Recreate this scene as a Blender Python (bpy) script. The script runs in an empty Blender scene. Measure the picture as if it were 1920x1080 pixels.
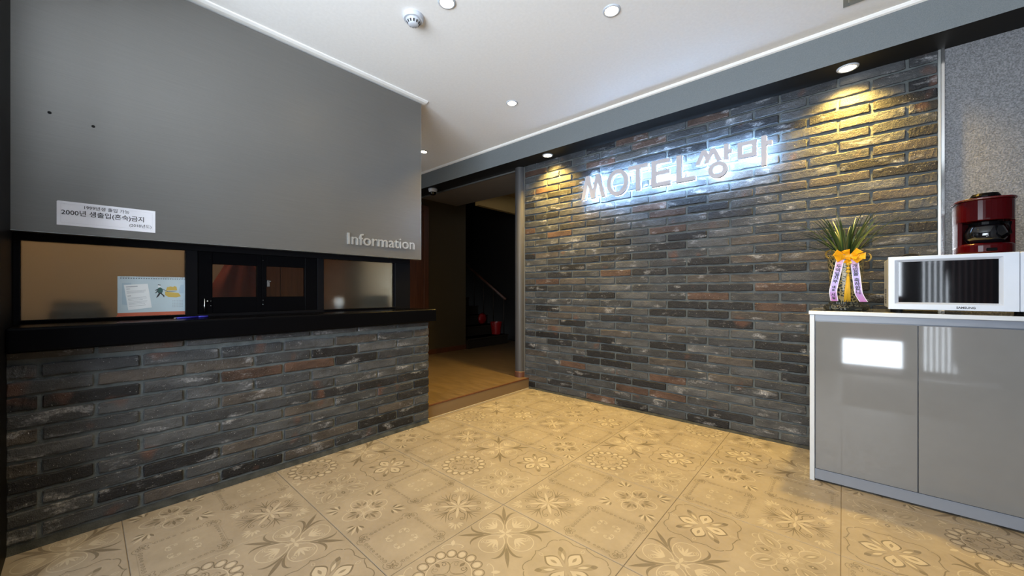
import bpy, bmesh, math, random
from math import sin, cos, pi, radians, sqrt, atan2
from mathutils import Vector, Matrix

random.seed(7)
SC = bpy.context.scene
COL = SC.collection

# ------------------------------------------------------------------ camera, world, daylight, exposure
cam_d = bpy.data.cameras.new('camera')
cam = bpy.data.objects.new('camera', cam_d)
COL.objects.link(cam)
cam_d.sensor_width = 36.0
cam_d.lens = 705.0 / 1920.0 * 36.0
cam_d.shift_y = -(540 - 545) / 1920.0
cam_d.clip_start = 0.02
cam.location = (0, 0, 1.012)
cam.rotation_euler = (radians(90), 0, radians(41.3295))
SC.camera = cam

world = bpy.data.worlds.new('world')
SC.world = world
world.use_nodes = True
bg = world.node_tree.nodes['Background']
bg.inputs[0].default_value = (0.80, 0.90, 1.0, 1)
bg.inputs[1].default_value = 1.0


def area_light(name, loc, rot, sx, sy, energy, color):
    l = bpy.data.lights.new(name, 'AREA')
    l.shape = 'RECTANGLE'; l.size = sx; l.size_y = sy
    l.energy = energy; l.color = color
    o = bpy.data.objects.new(name, l); COL.objects.link(o)
    o.location = loc; o.rotation_euler = rot
    return o


# daylight from the street, standing outside the glass front behind the camera
area_light('daylight', (-0.35, -1.62, 1.08), (radians(-108), 0, pi), 2.6, 2.1, 375, (0.80, 0.90, 1.0))
# lamp of the reception booth and of the stair hall
area_light('booth_lamp', (-3.05, 0.55, 2.3), (0, 0, 0), 0.5, 0.9, 11, (1.0, 0.78, 0.54))
area_light('hall_lamp', (-3.3, 3.95, 2.45), (0, 0, 0), 0.3, 0.3, 0.6, (1.0, 0.70, 0.38))

SC.view_settings.view_transform = 'Standard'
SC.view_settings.look = 'None'
SC.view_settings.gamma = 1.0
SC.view_settings.use_curve_mapping = False
SC.view_settings.exposure = 0.0
SC.cycles.use_denoising = True
SC.cycles.sample_clamp_indirect = 6.0
SC.cycles.max_bounces = 10


# ------------------------------------------------------------------ material helpers
class NT:
    def __init__(self, name):
        self.m = bpy.data.materials.new(name)
        self.m.use_nodes = True
        self.t = self.m.node_tree
        self.b = self.t.nodes['Principled BSDF']
        self.out = self.t.nodes['Material Output']

    def n(self, typ, **kw):
        nd = self.t.nodes.new(typ)
        for k, v in kw.items():
            setattr(nd, k, v)
        return nd

    def l(self, a, b):
        self.t.links.new(a, b)

    def pos(self, scale=(1, 1, 1)):
        g = self.n('ShaderNodeNewGeometry')
        mp = self.n('ShaderNodeMapping')
        mp.inputs['Scale'].default_value = scale
        self.l(g.outputs['Position'], mp.inputs['Vector'])
        return mp.outputs[0]

    def noise(self, vec, scale, detail=3.0, rough=0.55):
        nd = self.n('ShaderNodeTexNoise')
        nd.inputs['Scale'].default_value = scale
        nd.inputs['Detail'].default_value = detail
        nd.inputs['Roughness'].default_value = rough
        self.l(vec, nd.inputs['Vector'])
        return nd.outputs[0]

    def ramp(self, fac, stops):
        nd = self.n('ShaderNodeValToRGB')
        e = nd.color_ramp.elements
        e[0].position, e[0].color = stops[0][0], c4(stops[0][1])
        e[1].position, e[1].color = stops[1][0], c4(stops[1][1])
        for p, c in stops[2:]:
            q = e.new(p); q.color = c4(c)
        self.l(fac, nd.inputs[0])
        return nd.outputs[0]

    def mix(self, fac, a, b, mode='MIX'):
        nd = self.n('ShaderNodeMix', data_type='RGBA', blend_type=mode)
        for sock, v in ((nd.inputs[0], fac), (nd.inputs[6], a), (nd.inputs[7], b)):
            if isinstance(v, (int, float)):
                sock.default_value = v
            elif isinstance(v, (tuple, list)):
                sock.default_value = c4(v)
            else:
                self.l(v, sock)
        return nd.outputs[2]

    def math(self, op, a, b=0.0):
        nd = self.n('ShaderNodeMath', operation=op)
        for sock, v in ((nd.inputs[0], a), (nd.inputs[1], b)):
            if isinstance(v, (int, float)):
                sock.default_value = v
            else:
                self.l(v, sock)
        return nd.outputs[0]

    def bump(self, height, strength=0.3, dist=0.002):
        nd = self.n('ShaderNodeBump')
        nd.inputs['Strength'].default_value = strength
        nd.inputs['Distance'].default_value = dist
        self.l(height, nd.inputs['Height'])
        self.l(nd.outputs[0], self.b.inputs['Normal'])

    def set(self, color=None, rough=None, metal=None, spec=None, coat=None, trans=None, ior=None, emit=None, es=None):
        i = self.b.inputs
        if color is not None:
            if isinstance(color, (tuple, list)): i['Base Color'].default_value = c4(color)
            else: self.l(color, i['Base Color'])
        if rough is not None:
            if isinstance(rough, (int, float)): i['Roughness'].default_value = rough
            else: self.l(rough, i['Roughness'])
        if metal is not None: i['Metallic'].default_value = metal
        if spec is not None: i['Specular IOR Level'].default_value = spec
        if coat is not None: i['Coat Weight'].default_value = coat; i['Coat Roughness'].default_value = 0.03
        if trans is not None: i['Transmission Weight'].default_value = trans
        if ior is not None: i['IOR'].default_value = ior
        if emit is not None:
            i['Emission Color'].default_value = c4(emit); i['Emission Strength'].default_value = es
        return self


def c4(c):
    return (c[0], c[1], c[2], 1.0) if len(c) == 3 else tuple(c)


M = {}


def plain(name, color, rough=0.5, metal=0.0, **kw):
    nt = NT(name)
    v = nt.noise(nt.pos(), 14.0, 2.0)
    f = nt.ramp(v, [(0.3, tuple(0.98 * c for c in color)), (0.7, tuple(min(1, 1.02 * c) for c in color))])
    nt.set(f, rough, metal, **kw)
    M[name] = nt.m
    return nt.m


plain('white_paint', (0.84, 0.84, 0.83), 0.6)
plain('black_gloss', (0.002, 0.002, 0.0025), 0.25, spec=0.04)
plain('black_frame', (0.005, 0.005, 0.006), 0.45, spec=0.03)
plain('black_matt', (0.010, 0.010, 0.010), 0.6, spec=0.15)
plain('chrome', (0.80, 0.80, 0.80), 0.12, 1.0)
plain('letter_steel', (0.66, 0.66, 0.65), 0.28, 0.75)
plain('steel', (0.55, 0.56, 0.57), 0.25, 1.0)
plain('aluminium', (0.42, 0.43, 0.42), 0.35, 0.9)
plain('white_plastic', (0.52, 0.56, 0.63), 0.3)
plain('white_edge', (0.46, 0.49, 0.53), 0.35)
plain('grey_gloss', (0.146, 0.150, 0.155), 0.045, spec=0.75)
plain('grey_strip', (0.17, 0.19, 0.23), 0.25)
plain('sign_face', (0.44, 0.42, 0.45), 0.5)
plain('red_plastic', (0.032, 0.0006, 0.0012), 0.16, spec=0.13)
plain('dark_red', (0.05, 0.001, 0.002), 0.25)
plain('paper', (0.80, 0.81, 0.88), 0.7)
plain('paper_line', (0.62, 0.63, 0.70), 0.7)
plain('ink', (0.03, 0.03, 0.035), 0.7)
plain('pale_ink', (0.30, 0.32, 0.36), 0.7)
plain('calendar_blue', (0.44, 0.54, 0.59), 0.6)
plain('calendar_white', (0.72, 0.75, 0.76), 0.6)
plain('calendar_red', (0.42, 0.10, 0.05), 0.6)
plain('calendar_gold', (0.50, 0.36, 0.08), 0.6)
plain('calendar_green', (0.03, 0.09, 0.08), 0.6)
plain('calendar_haze', (0.36, 0.47, 0.55), 0.6)
plain('pen_blue', (0.02, 0.02, 0.30), 0.25)
plain('leaf', (0.016, 0.042, 0.012), 0.35, spec=0.5)
plain('leaf_pale', (0.11, 0.15, 0.03), 0.35)
plain('yellow_ribbon', (0.78, 0.37, 0.008), 0.4)
plain('yellow_sheer', (0.50, 0.38, 0.10), 0.4)
plain('tassel', (0.62, 0.36, 0.02), 0.6)
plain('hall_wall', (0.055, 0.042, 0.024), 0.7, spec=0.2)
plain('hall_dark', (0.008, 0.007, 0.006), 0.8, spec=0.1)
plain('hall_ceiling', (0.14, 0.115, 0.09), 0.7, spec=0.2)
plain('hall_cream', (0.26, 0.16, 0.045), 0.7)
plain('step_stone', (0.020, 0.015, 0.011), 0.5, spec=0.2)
plain('beige_wall', (0.50, 0.39, 0.26), 0.8)
plain('booth_grey', (0.56, 0.55, 0.47), 0.8)
plain('booth_dark', (0.03, 0.035, 0.035), 0.6)
plain('garment', (0.30, 0.06, 0.025), 0.9)
plain('red_bucket', (0.22, 0.005, 0.006), 0.35)
plain('column_grey', (0.036, 0.036, 0.038), 0.5)
plain('riser', (0.13, 0.085, 0.045), 0.5)
plain('grout', (0.16, 0.13, 0.10), 0.9)
plain('soil', (0.03, 0.022, 0.015), 0.95)
plain('oven_dark', (0.004, 0.004, 0.005), 0.04, spec=0.6)
plain('street_grey', (0.55, 0.54, 0.53), 0.9)
plain('street_red', (0.50, 0.18, 0.15), 0.9)


def brick_mat():
    nt = NT('brick_clay')
    p = nt.pos()
    ps = nt.pos((0.55, 0.55, 1.5))
    oi = nt.n('ShaderNodeObjectInfo')
    at = nt.n('ShaderNodeAttribute', attribute_name='tint')
    base = nt.mix(1.0, oi.outputs['Color'], at.outputs['Color'], 'MULTIPLY')
    n1 = nt.noise(ps, 9.0, 5.0, 0.62)
    k = nt.ramp(n1, [(0.30, (0.42, 0.42, 0.44)), (0.70, (1.55, 1.55, 1.55))])
    c = nt.mix(1.0, base, k, 'MULTIPLY')
    mp = nt.n('ShaderNodeMapping'); mp.inputs['Location'].default_value = (3.1, 7.7, 1.3)
    nt.l(p, mp.inputs[0])
    n2 = nt.noise(mp.outputs[0], 6.5, 2.0)
    rust = nt.ramp(n2, [(0.64, (0, 0, 0)), (0.74, (0.6, 0.6, 0.6))])
    c = nt.mix(rust, c, (0.085, 0.036, 0.022))
    mp2 = nt.n('ShaderNodeMapping'); mp2.inputs['Location'].default_value = (11.1, 2.7, 8.3)
    nt.l(ps, mp2.inputs[0])
    n3 = nt.noise(mp2.outputs[0], 11.0, 5.0, 0.65)
    n4 = nt.noise(p, 95.0, 3.0, 0.7)
    w = nt.math('MULTIPLY', nt.ramp(n3, [(0.575, (0, 0, 0)), (0.75, (0.9,) * 3)]), nt.ramp(n4, [(0.36, (0.15,) * 3), (0.60, (1,) * 3)]))
    c = nt.mix(w, c, (0.36, 0.365, 0.38))
    sp = nt.ramp(nt.noise(p, 190.0, 1.0), [(0.73, (0, 0, 0)), (0.77, (0.7,) * 3)])
    c = nt.mix(sp, c, (0.40, 0.40, 0.40))
    nt.set(c, 0.62, spec=0.35)
    h1 = nt.noise(p, 60.0, 4.0, 0.7)
    h2 = nt.noise(p, 220.0, 2.0)
    nt.bump(nt.math('ADD', h1, nt.math('MULTIPLY', h2, 0.45)), 0.75, 0.006)
    M['brick'] = nt.m
    nt = NT('mortar')
    p = nt.pos()
    nt.set(nt.ramp(nt.noise(p, 22.0, 4.0), [(0.3, (0.058, 0.068, 0.070)), (0.7, (0.094, 0.105, 0.107))]), 0.9)
    nt.bump(nt.noise(p, 150.0, 4.0, 0.7), 0.7, 0.004)
    M['mortar'] = nt.m
    nt = NT('cement_skirt')
    p = nt.pos()
    nt.set(nt.ramp(nt.noise(p, 18.0, 4.0), [(0.3, (0.018, 0.020, 0.020)), (0.7, (0.045, 0.049, 0.049))]), 0.9, spec=0.2)
    nt.bump(nt.noise(p, 120.0, 4.0, 0.7), 0.8, 0.005)
    M['skirt'] = nt.m


def misc_mats():
    # brushed grey panel
    nt = NT('brushed_panel')
    p = nt.pos((1, 1.2, 150.0))
    st = nt.noise(p, 5.0, 3.0, 0.6)
    big = nt.noise(nt.pos(), 1.6, 2.0)
    c = nt.mix(0.5, nt.ramp(st, [(0.25, (0.165, 0.162, 0.154)), (0.75, (0.222, 0.218, 0.208))]), nt.ramp(big, [(0.3, (0.180, 0.177, 0.169)), (0.7, (0.210, 0.206, 0.197))]))
    nt.set(c, 0.36, 0.65)
    nt.bump(st, 0.10, 0.0006)
    M['brushed'] = nt.m
    # embossed wallpaper of the beam
    nt = NT('beam_wallpaper')
    p = nt.pos((1, 1, 1))
    f = nt.noise(p, 320.0, 2.0, 0.6)
    nt.set(nt.ramp(f, [(0.3, (0.115, 0.132, 0.142)), (0.7, (0.16, 0.18, 0.19))]), 0.6)
    nt.bump(f, 0.5, 0.0015)
    M['beam'] = nt.m
    # speckled wallpaper
    nt = NT('speckled_wallpaper')
    p = nt.pos((1, 1, 1.0))
    f = nt.noise(p, 170.0, 2.0, 0.6)
    nt.set(nt.ramp(f, [(0.34, (0.09, 0.092, 0.098)), (0.50, (0.145, 0.150, 0.162)), (0.68, (0.22, 0.225, 0.24))]), 0.65)
    nt.bump(f, 0.8, 0.003)
    M['speckle'] = nt.m
    # ceiling paper
    nt = NT('ceiling_paper')
    f = nt.noise(nt.pos(), 60.0, 3.0)
    nt.set(nt.ramp(f, [(0.3, (0.82, 0.82, 0.82)), (0.7, (0.86, 0.86, 0.86))]), 0.75)
    nt.bump(f, 0.15, 0.001)
    M['ceiling'] = nt.m
    # floor tile glazes
    for key, a, b in (('tile', (0.185, 0.160, 0.128), (0.240, 0.210, 0.170)), ('tile_dark', (0.095, 0.080, 0.060), (0.130, 0.110, 0.085)),
                      ('tile_mid', (0.148, 0.127, 0.098), (0.185, 0.160, 0.125)), ('tile_light', (0.270, 0.242, 0.196), (0.320, 0.288, 0.235))):
        nt = NT('porcelain_' + key)
        p = nt.pos()
        f = nt.noise(p, 5.0, 5.0, 0.65)
        nt.set(nt.ramp(f, [(0.30, a), (0.70, b)]), nt.ramp(nt.noise(p, 30.0, 3.0), [(0.3, (0.40,) * 3), (0.7, (0.55,) * 3)]), spec=0.4)
        nt.bump(nt.noise(p, 140.0, 3.0), 0.12, 0.001)
        M[key] = nt.m
    # wood
    for key, a, b, r in (('wood_floor', (0.075, 0.050, 0.026), (0.135, 0.092, 0.050), 0.35), ('door_wood', (0.05, 0.017, 0.008), (0.10, 0.034, 0.015), 0.5), ('booth_wood', (0.15, 0.055, 0.016), (0.25, 0.10, 0.032), 0.5)):
        nt = NT(key)
        p = nt.pos((2.0, 14.0, 2.0) if key == 'wood_floor' else (1.0, 22.0, 1.0))
        f = nt.noise(p, 2.5, 5.0, 0.6)
        nt.set(nt.ramp(f, [(0.3, a), (0.7, b)]), r)
        M[key] = nt.m
    # frosted glass
    nt = NT('frosted_glass')
    nt.set((0.92, 0.93, 0.90), 0.45, trans=1.0, ior=1.25)
    nt.bump(nt.noise(nt.pos(), 320.0, 2.0), 0.12, 0.001)
    M['frosted'] = nt.m
    # clear glass, thin
    nt = NT('clear_glass')
    tr = nt.n('ShaderNodeBsdfTransparent'); gl = nt.n('ShaderNodeBsdfGlossy')
    gl.inputs['Roughness'].default_value = 0.02
    fr = nt.n('ShaderNodeFresnel'); fr.inputs[0].default_value = 1.45
    tr.inputs[0].default_value = (0.75, 0.72, 0.70, 1)
    mx = nt.n('ShaderNodeMixShader')
    nt.l(fr.outputs[0], mx.inputs[0]); nt.l(tr.outputs[0], mx.inputs[1]); nt.l(gl.outputs[0], mx.inputs[2])
    nt.l(mx.outputs[0], nt.out.inputs[0])
    M['glass'] = nt.m
    # lit lamp lens and LED backs
    nt = NT('lamp_lens'); nt.set((1, 0.9, 0.7), 0.5, emit=(1.0, 0.80, 0.48), es=30.0); M['lens'] = nt.m
    nt = NT('led_back'); nt.set((0.8, 0.9, 1), 0.5, emit=(0.40, 0.64, 1.0), es=125.0); M['led'] = nt.m
    # pot with gilt relief
    nt = NT('gilt_pot')
    v = nt.n('ShaderNodeTexVoronoi', feature='DISTANCE_TO_EDGE'); v.inputs['Scale'].default_value = 55.0
    nt.l(nt.pos(), v.inputs['Vector'])
    f = nt.ramp(v.outputs[0], [(0.06, (0.26, 0.20, 0.08)), (0.16, (0.018, 0.022, 0.014))])
    nt.set(f, 0.3)
    nt.bump(v.outputs[0], 0.5, 0.003)
    M['gilt'] = nt.m
    nt = NT('carved_stand')
    w = nt.n('ShaderNodeTexVoronoi'); w.inputs['Scale'].default_value = 45.0
    nt.l(nt.pos(), w.inputs['Vector'])
    s = nt.math('SINE', nt.math('MULTIPLY', w.outputs[0], 16.0))
    nt.set(nt.ramp(s, [(0.45, (0.010, 0.012, 0.011)), (0.9, (0.11, 0.105, 0.07))]), 0.35)
    nt.bump(s, 0.4, 0.002)
    M['stand'] = nt.m
    # lilac ribbon, pink towards both ends
    nt = NT('lilac_ribbon')
    g = nt.n('ShaderNodeTexCoord'); sx = nt.n('ShaderNodeSeparateXYZ')
    nt.l(g.outputs['Generated'], sx.inputs[0])
    f = nt.ramp(sx.outputs[2], [(0.0, (0.52, 0.20, 0.46)), (0.30, (0.40, 0.28, 0.62)), (0.65, (0.36, 0.30, 0.66)), (0.95, (0.58, 0.28, 0.42))])
    nt.set(f, 0.4)
    M['lilac'] = nt.m
    plain('ribbon_edge', (0.75, 0.70, 0.78), 0.5)


brick_mat(); misc_mats()

# ------------------------------------------------------------------ geometry helpers
ORG = {}


class MB:
    """collects primitives in world coordinates; build() links them as ONE mesh object"""
    def __init__(self):
        self.v, self.f, self.mi = [], [], []

    def add(self, vs, fs, mi=0):
        o = len(self.v)
        self.v += [tuple(p) for p in vs]
        self.f += [tuple(i + o for i in f) for f in fs]
        self.mi += [mi] * len(fs)
        return self

    def box(self, x0, x1, y0, y1, z0, z1, mi=0):
        x0, x1 = sorted((x0, x1)); y0, y1 = sorted((y0, y1)); z0, z1 = sorted((z0, z1))
        vs = [(x, y, z) for z in (z0, z1) for y in (y0, y1) for x in (x0, x1)]
        return self.add(vs, [(0, 2, 3, 1), (4, 5, 7, 6), (0, 1, 5, 4), (2, 6, 7, 3), (0, 4, 6, 2), (1, 3, 7, 5)], mi)

    def lathe(self, prof, c, n=24, mi=0, axis='z', sx=1.0, sy=1.0):
        """prof: list of (radius, height)"""
        vs, fs = [], []
        for r, h in prof:
            for k in range(n):
                a = 2 * pi * k / n
                u, v = r * cos(a) * sx, r * sin(a) * sy
                p = {'z': (u, v, h), 'y': (u, h, v), 'x': (h, u, v)}[axis]
                vs.append((c[0] + p[0], c[1] + p[1], c[2] + p[2]))
        m = len(prof)
        for i in range(m - 1):
            for k in range(n):
                q = (k + 1) % n
                fs.append((i * n + k, i * n + q, (i + 1) * n + q, (i + 1) * n + k))
        if prof[0][0] > 1e-6: fs.append(tuple(reversed(range(n))))
        if prof[-1][0] > 1e-6: fs.append(tuple((m - 1) * n + k for k in range(n)))
        return self.add(vs, fs, mi)

    def tube(self, pts, r, n=8, mi=0):
        pts = [Vector(p) for p in pts]
        rs = r if isinstance(r, (list, tuple)) else [r] * len(pts)
        vs, fs = [], []
        up = Vector((0.13, 0.21, 1)).normalized()
        for i, p in enumerate(pts):
            t = (pts[min(i + 1, len(pts) - 1)] - pts[max(i - 1, 0)]).normalized()
            a = t.cross(up)
            if a.length < 1e-3: a = t.cross(Vector((1, 0, 0)))
            a.normalize(); b = t.cross(a).normalized()
            for k in range(n):
                w = 2 * pi * k / n
                vs.append(p + a * (cos(w) * rs[i]) + b * (sin(w) * rs[i]))
        for i in range(len(pts) - 1):
            for k in range(n):
                q = (k + 1) % n
                fs.append((i * n + k, i * n + q, (i + 1) * n + q, (i + 1) * n + k))
        fs.append(tuple(reversed(range(n)))); fs.append(tuple((len(pts) - 1) * n + k for k in range(n)))
        return self.add(vs, fs, mi)

    def prism(self, poly, fn, t0, t1, mi=0):
        """poly: 2-D outline; fn(u, v, t) -> world point"""
        n = len(poly)
        vs = [fn(u, v, t0) for u, v in poly] + [fn(u, v, t1) for u, v in poly]
        fs = [tuple(range(n)), tuple(reversed(range(n, 2 * n)))]
        for i in range(n):
            j = (i + 1) % n
            fs.append((i, n + i, n + j, j))
        return self.add(vs, fs, mi)

    def strip(self, outer, inner, fn, t0, t1, mi=0):
        """closed ring between two outlines of equal count"""
        n = len(outer)
        vs = [fn(u, v, t) for t in (t0, t1) for ring in (outer, inner) for u, v in ring]
        fs = []
        for i in range(n):
            j = (i + 1) % n
            fs += [(i, j, n + j, n + i), (2 * n + i, 3 * n + i, 3 * n + j, 2 * n + j),
                   (i, 2 * n + i, 2 * n + j, j), (n + i, n + j, 3 * n + j, 3 * n + i)]
        return self.add(vs, fs, mi)

    def build(self, name, mats, parent=None, bevel=0.0, smooth=False, seg=1, fix=True):
        mats = mats if isinstance(mats, (list, tuple)) else [mats]
        if parent is not None:
            o0 = ORG[parent.name]
        else:
            xs = [p[0] for p in self.v]; ys = [p[1] for p in self.v]; zs = [p[2] for p in self.v]
            o0 = Vector(((min(xs) + max(xs)) / 2, (min(ys) + max(ys)) / 2, min(zs)))
        me = bpy.data.meshes.new(name)
        me.from_pydata([(p[0] - o0.x, p[1] - o0.y, p[2] - o0.z) for p in self.v], [], self.f)
        for m in mats: me.materials.append(M[m] if isinstance(m, str) else m)
        me.polygons.foreach_set('material_index', self.mi)
        if fix or bevel:
            bm = bmesh.new(); bm.from_mesh(me)
            if fix: bmesh.ops.recalc_face_normals(bm, faces=bm.faces)
            if bevel:
                ed = [e for e in bm.edges if len(e.link_faces) == 2 and e.calc_face_angle(0) > 0.6]
                bmesh.ops.bevel(bm, geom=ed, offset=bevel, segments=seg, profile=0.5, affect='EDGES', clamp_overlap=True)
            bm.to_mesh(me); bm.free()
        if smooth:
            me.polygons.foreach_set('use_smooth', [True] * len(me.polygons))
        ob = bpy.data.objects.new(name, me)
        COL.objects.link(ob)
        if parent is not None: ob.parent = parent
        else: ob.location = o0
        ORG[ob.name] = o0
        return ob


def empty(name, loc):
    o = bpy.data.objects.new(name, None)
    o.empty_display_size = 0.05
    COL.objects.link(o); o.location = loc
    ORG[o.name] = Vector(loc)
    return o


def tag(o, label=None, cat=None, group=None, kind=None):
    if label: o['label'] = label
    if cat: o['category'] = cat
    if group: o['group'] = group
    if kind: o['kind'] = kind
    return o


def structure(o, label=None):
    return tag(o, label=label, kind='structure')


def copy_tree(o, loc):
    r = o.copy(); COL.objects.link(r); r.location = loc
    ORG[r.name] = Vector(loc)
    for ch in list(o.children):
        c = ch.copy(); COL.objects.link(c); c.parent = r
        for g in list(ch.children):
            d = g.copy(); COL.objects.link(d); d.parent = c
    return r


def face_x(X):      # drawing plane facing +x: u runs along +y, v along +z
    return lambda u, v, t: (X + t, u, v)


def face_y(Y):      # drawing plane facing -y: u runs along +x
    return lambda u, v, t: (u, Y - t, v)


def text(name, s, size, fn, u, v, mat, parent, depth=0.0006, align='LEFT', sx=1.0, bold=0.0, t0=0.0002):
    cu = bpy.data.curves.new('text_curve', 'FONT')
    cu.body = s; cu.size = size; cu.align_x = align; cu.resolution_u = 3
    cu.extrude = depth / 2; cu.offset = bold
    ob = bpy.data.objects.new('text_tmp', cu); COL.objects.link(ob)
    bpy.context.view_layer.update()
    dg = bpy.context.evaluated_depsgraph_get()
    me = bpy.data.meshes.new_from_object(ob.evaluated_get(dg))
    b = MB()
    b.add([fn(u + p.co.x * sx, v + p.co.y, t0 + p.co.z + depth / 2) for p in me.vertices], [tuple(f.vertices) for f in me.polygons])
    w = max([p.co.x for p in me.vertices] or [0]) * sx
    bpy.data.objects.remove(ob); bpy.data.meshes.remove(me); bpy.data.curves.remove(cu)
    if not b.v: return None, 0
    return b.build(name, mat, parent, fix=False), w


# ------------------------------------------------------------------ dimensions (metres)
ZC = 2.515        # ceiling
ZB = 2.315        # underside of the beam
YS = 3.063        # face of the brick wall
YB = 2.846        # face of the beam
XP = -2.505       # face of the grey panel
XB = -2.400       # face of the counter bricks
ZR = 0.103        # raised corridor floor
XR = -2.46        # riser of that step

# ------------------------------------------------------------------ room shell
fl = MB().box(-2.62, 1.42, -1.05, 3.10, -0.12, -0.003).build('floor', 'grout')
structure(fl)
ce = MB().box(-4.5, 1.42, -1.1, 3.10, ZC, ZC + 0.1).build('ceiling', 'ceiling')
structure(ce)

# brick wall with the sign: a mortar bed that carries single bricks
wb = MB().box(-2.505, 0.388, YS + 0.001, 3.30, 0, ZC - 0.02).build('wall_back', 'mortar')
structure(wb)
b = MB()
b.box(0.413, 1.42, YS + 0.004, 3.3, 0, ZC - 0.02)
b.build('wallpaper_panel', 'speckle', wb)
b = MB()
b.box(0.388, 0.398, YS - 0.010, YS + 0.03, 0, ZB)
b.build('edge_strip', 'aluminium', wb)
b = MB()
b.box(0.399, 0.411, YS - 0.016, YS + 0.03, 0, ZB)
b.build('chrome_strip', 'chrome', wb)
b = MB().box(-2.516, -2.505, YS - 0.008, YS + 0.03, 0.0, ZB)
b.build('corner_strip', 'aluminium', wb)
b = MB()
b.prism([(0, 0), (0.022, 0), (0.012, 0.012), (0, 0.022)], lambda u, v, t: (t, YS + 0.001 - u, v), -2.5, 0.385)
b.build('mortar_skirt', 'skirt', wb)

structure(MB().box(1.32, 1.42, -1.05, 3.07, 0, ZC).build('wall_right', 'speckle'))
# street side: wall with a tall glazed opening behind the camera
b = MB()
b.box(-2.7, -1.75, -1.15, -1.05, 0, ZC); b.box(0.56, 0.66, -1.15, -1.05, 0, ZC); b.box(-1.75, 0.56, -1.15, -1.05, 2.25, ZC)
b.box(1.22, 1.42, -1.15, -1.05, 0, ZC); b.box(0.66, 1.22, -1.15, -1.05, 2.25, ZC)
structure(b.build('wall_front', 'speckle'))
sd = empty('door_1', (-0.6, -1.1, 0)); structure(sd)
b = MB()
for x in (-1.75, -0.9, -0.04, 0.52):
    b.box(x, x + 0.04, -1.13, -1.07, 0, 2.25)
b.box(-1.75, 0.56, -1.13, -1.07, 0, 0.04); b.box(-1.75, 0.56, -1.13, -1.07, 2.21, 2.25)
b.box(-1.75, -0.04, -1.13, -1.07, 0.04, 0.75)
b.build('door_frame', 'black_frame', sd, 0.003)
MB().box(-0.0, 0.52, -1.11, -1.09, 0.42, 0.95).build('unseen_red_panel', 'street_red', sd)  # panel added out of view to redden and cut the daylight mirrored in the cabinet
bl = empty('window_1', (0.94, -1.1, 0)); structure(bl)
for k in range(13):
    x = 0.66 + 0.044 * k
    MB().box(x, x + 0.033, -1.11, -1.09, 0.05, 2.2).build('blind_slat', 'black_frame', bl)
g = MB().box(-4, 4, -5.5, -1.16, -0.06, -0.01).build('street', 'street_grey'); structure(g)
g = MB().box(-4, 4, -5.6, -5.5, -0.01, 2.6).build('street_wall', 'street_red'); structure(g)

# beam over the brick wall and over the corridor mouth
b = MB().box(-4.40, 1.32, YB, YS + 0.02, ZB, ZC)
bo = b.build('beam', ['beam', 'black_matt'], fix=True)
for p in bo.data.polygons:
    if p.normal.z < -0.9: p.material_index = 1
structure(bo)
b = MB()
b.prism([(0, 0), (0.020, 0), (0.020, -0.005), (0.012, -0.015), (0, -0.019)], lambda u, v, t: (t, YB - u, ZC + v), -4.40, 1.32)
structure(b.build('trim_1', 'white_paint'))
b = MB()
b.prism([(-0.075, 0), (0.036, 0), (0.036, -0.007), (0.018, -0.013), (-0.075, -0.013)], lambda u, v, t: (XP + u, t, ZC + v), -0.30, 1.80)
structure(b.build('trim_2', 'white_paint'))

# grey panel above the counter = left wall
b = MB()
b.box(XP - 0.05, XP, -0.24, 1.757, 1.258, 2.489)
wl = b.build('wall_left', 'brushed', None, 0.0015)
structure(wl)
b = MB()
b.box(XP - 0.05, XP + 0.0015, 1.757, 1.7595, 1.256, 2.489)
b.box(XP - 0.05, XP + 0.0015, -0.196, 1.757, 1.2555, 1.258)
b.build('edge_trim', 'aluminium', wl)
b = MB().box(XP - 0.16, XP - 0.052, -0.28, 1.72, 1.262, ZC - 0.001)
b.build('backing', 'black_matt', wl)
for (y, z) in ((-0.097, 1.761), (0.026, 1.743)):
    b = MB().lathe([(0.006, 0), (0.006, 0.0007), (0.0, 0.0010)], (XP, y, z), 10, axis='x')
    b.build('plug', 'black_matt', wl)
# black post of the entrance at the far left
b = MB().box(-2.75, -2.06, -0.34, -0.196, 0, ZC)
structure(b.build('wall_entrance', 'black_frame', None, 0.004))

# ------------------------------------------------------------------ corridor and stair hall
b = MB().box(-4.6, XR, 1.72, 5.3, -0.05, ZR)
cf = b.build('corridor_floor', 'wood_floor'); structure(cf)
b = MB().box(XR - 0.008, XR + 0.008, 1.757, 3.06, ZR - 0.006, ZR + 0.002)
b.build('step_nosing', 'door_wood', cf)
b = MB().box(XR, XR + 0.006, 1.757, 3.06, 0.004, ZR - 0.006)
b.build('riser_tile', 'riser', cf)
b = MB().box(XR, XR + 0.016, 1.757, 3.06, -0.002, 0.004)
b.build('sealant_line', 'tile_light', cf)
b = MB()
b.box(-4.55, -4.42, 1.70, 3.93, ZR, ZC)
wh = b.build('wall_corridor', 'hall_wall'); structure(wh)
b = MB().box(-4.42, -4.408, 3.2, 3.93, ZR, ZR + 0.07)
b.build('skirting', 'door_wood', wh)
d2 = empty('door_2', (-4.41, 2.7, ZR)); structure(d2)
MB().box(-4.42, -4.385, 2.28, 3.12, ZR, 2.12).build('door_leaf', 'door_wood', d2, 0.003)
b = MB(); b.box(-4.42, -4.37, 3.12, 3.20, ZR, 2.2); b.box(-4.42, -4.37, 2.2, 2.28, ZR, 2.2); b.box(-4.42, -4.37, 2.28, 3.12, 2.12, 2.2)
b.build('door_frame', 'door_wood', d2, 0.004)
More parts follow.
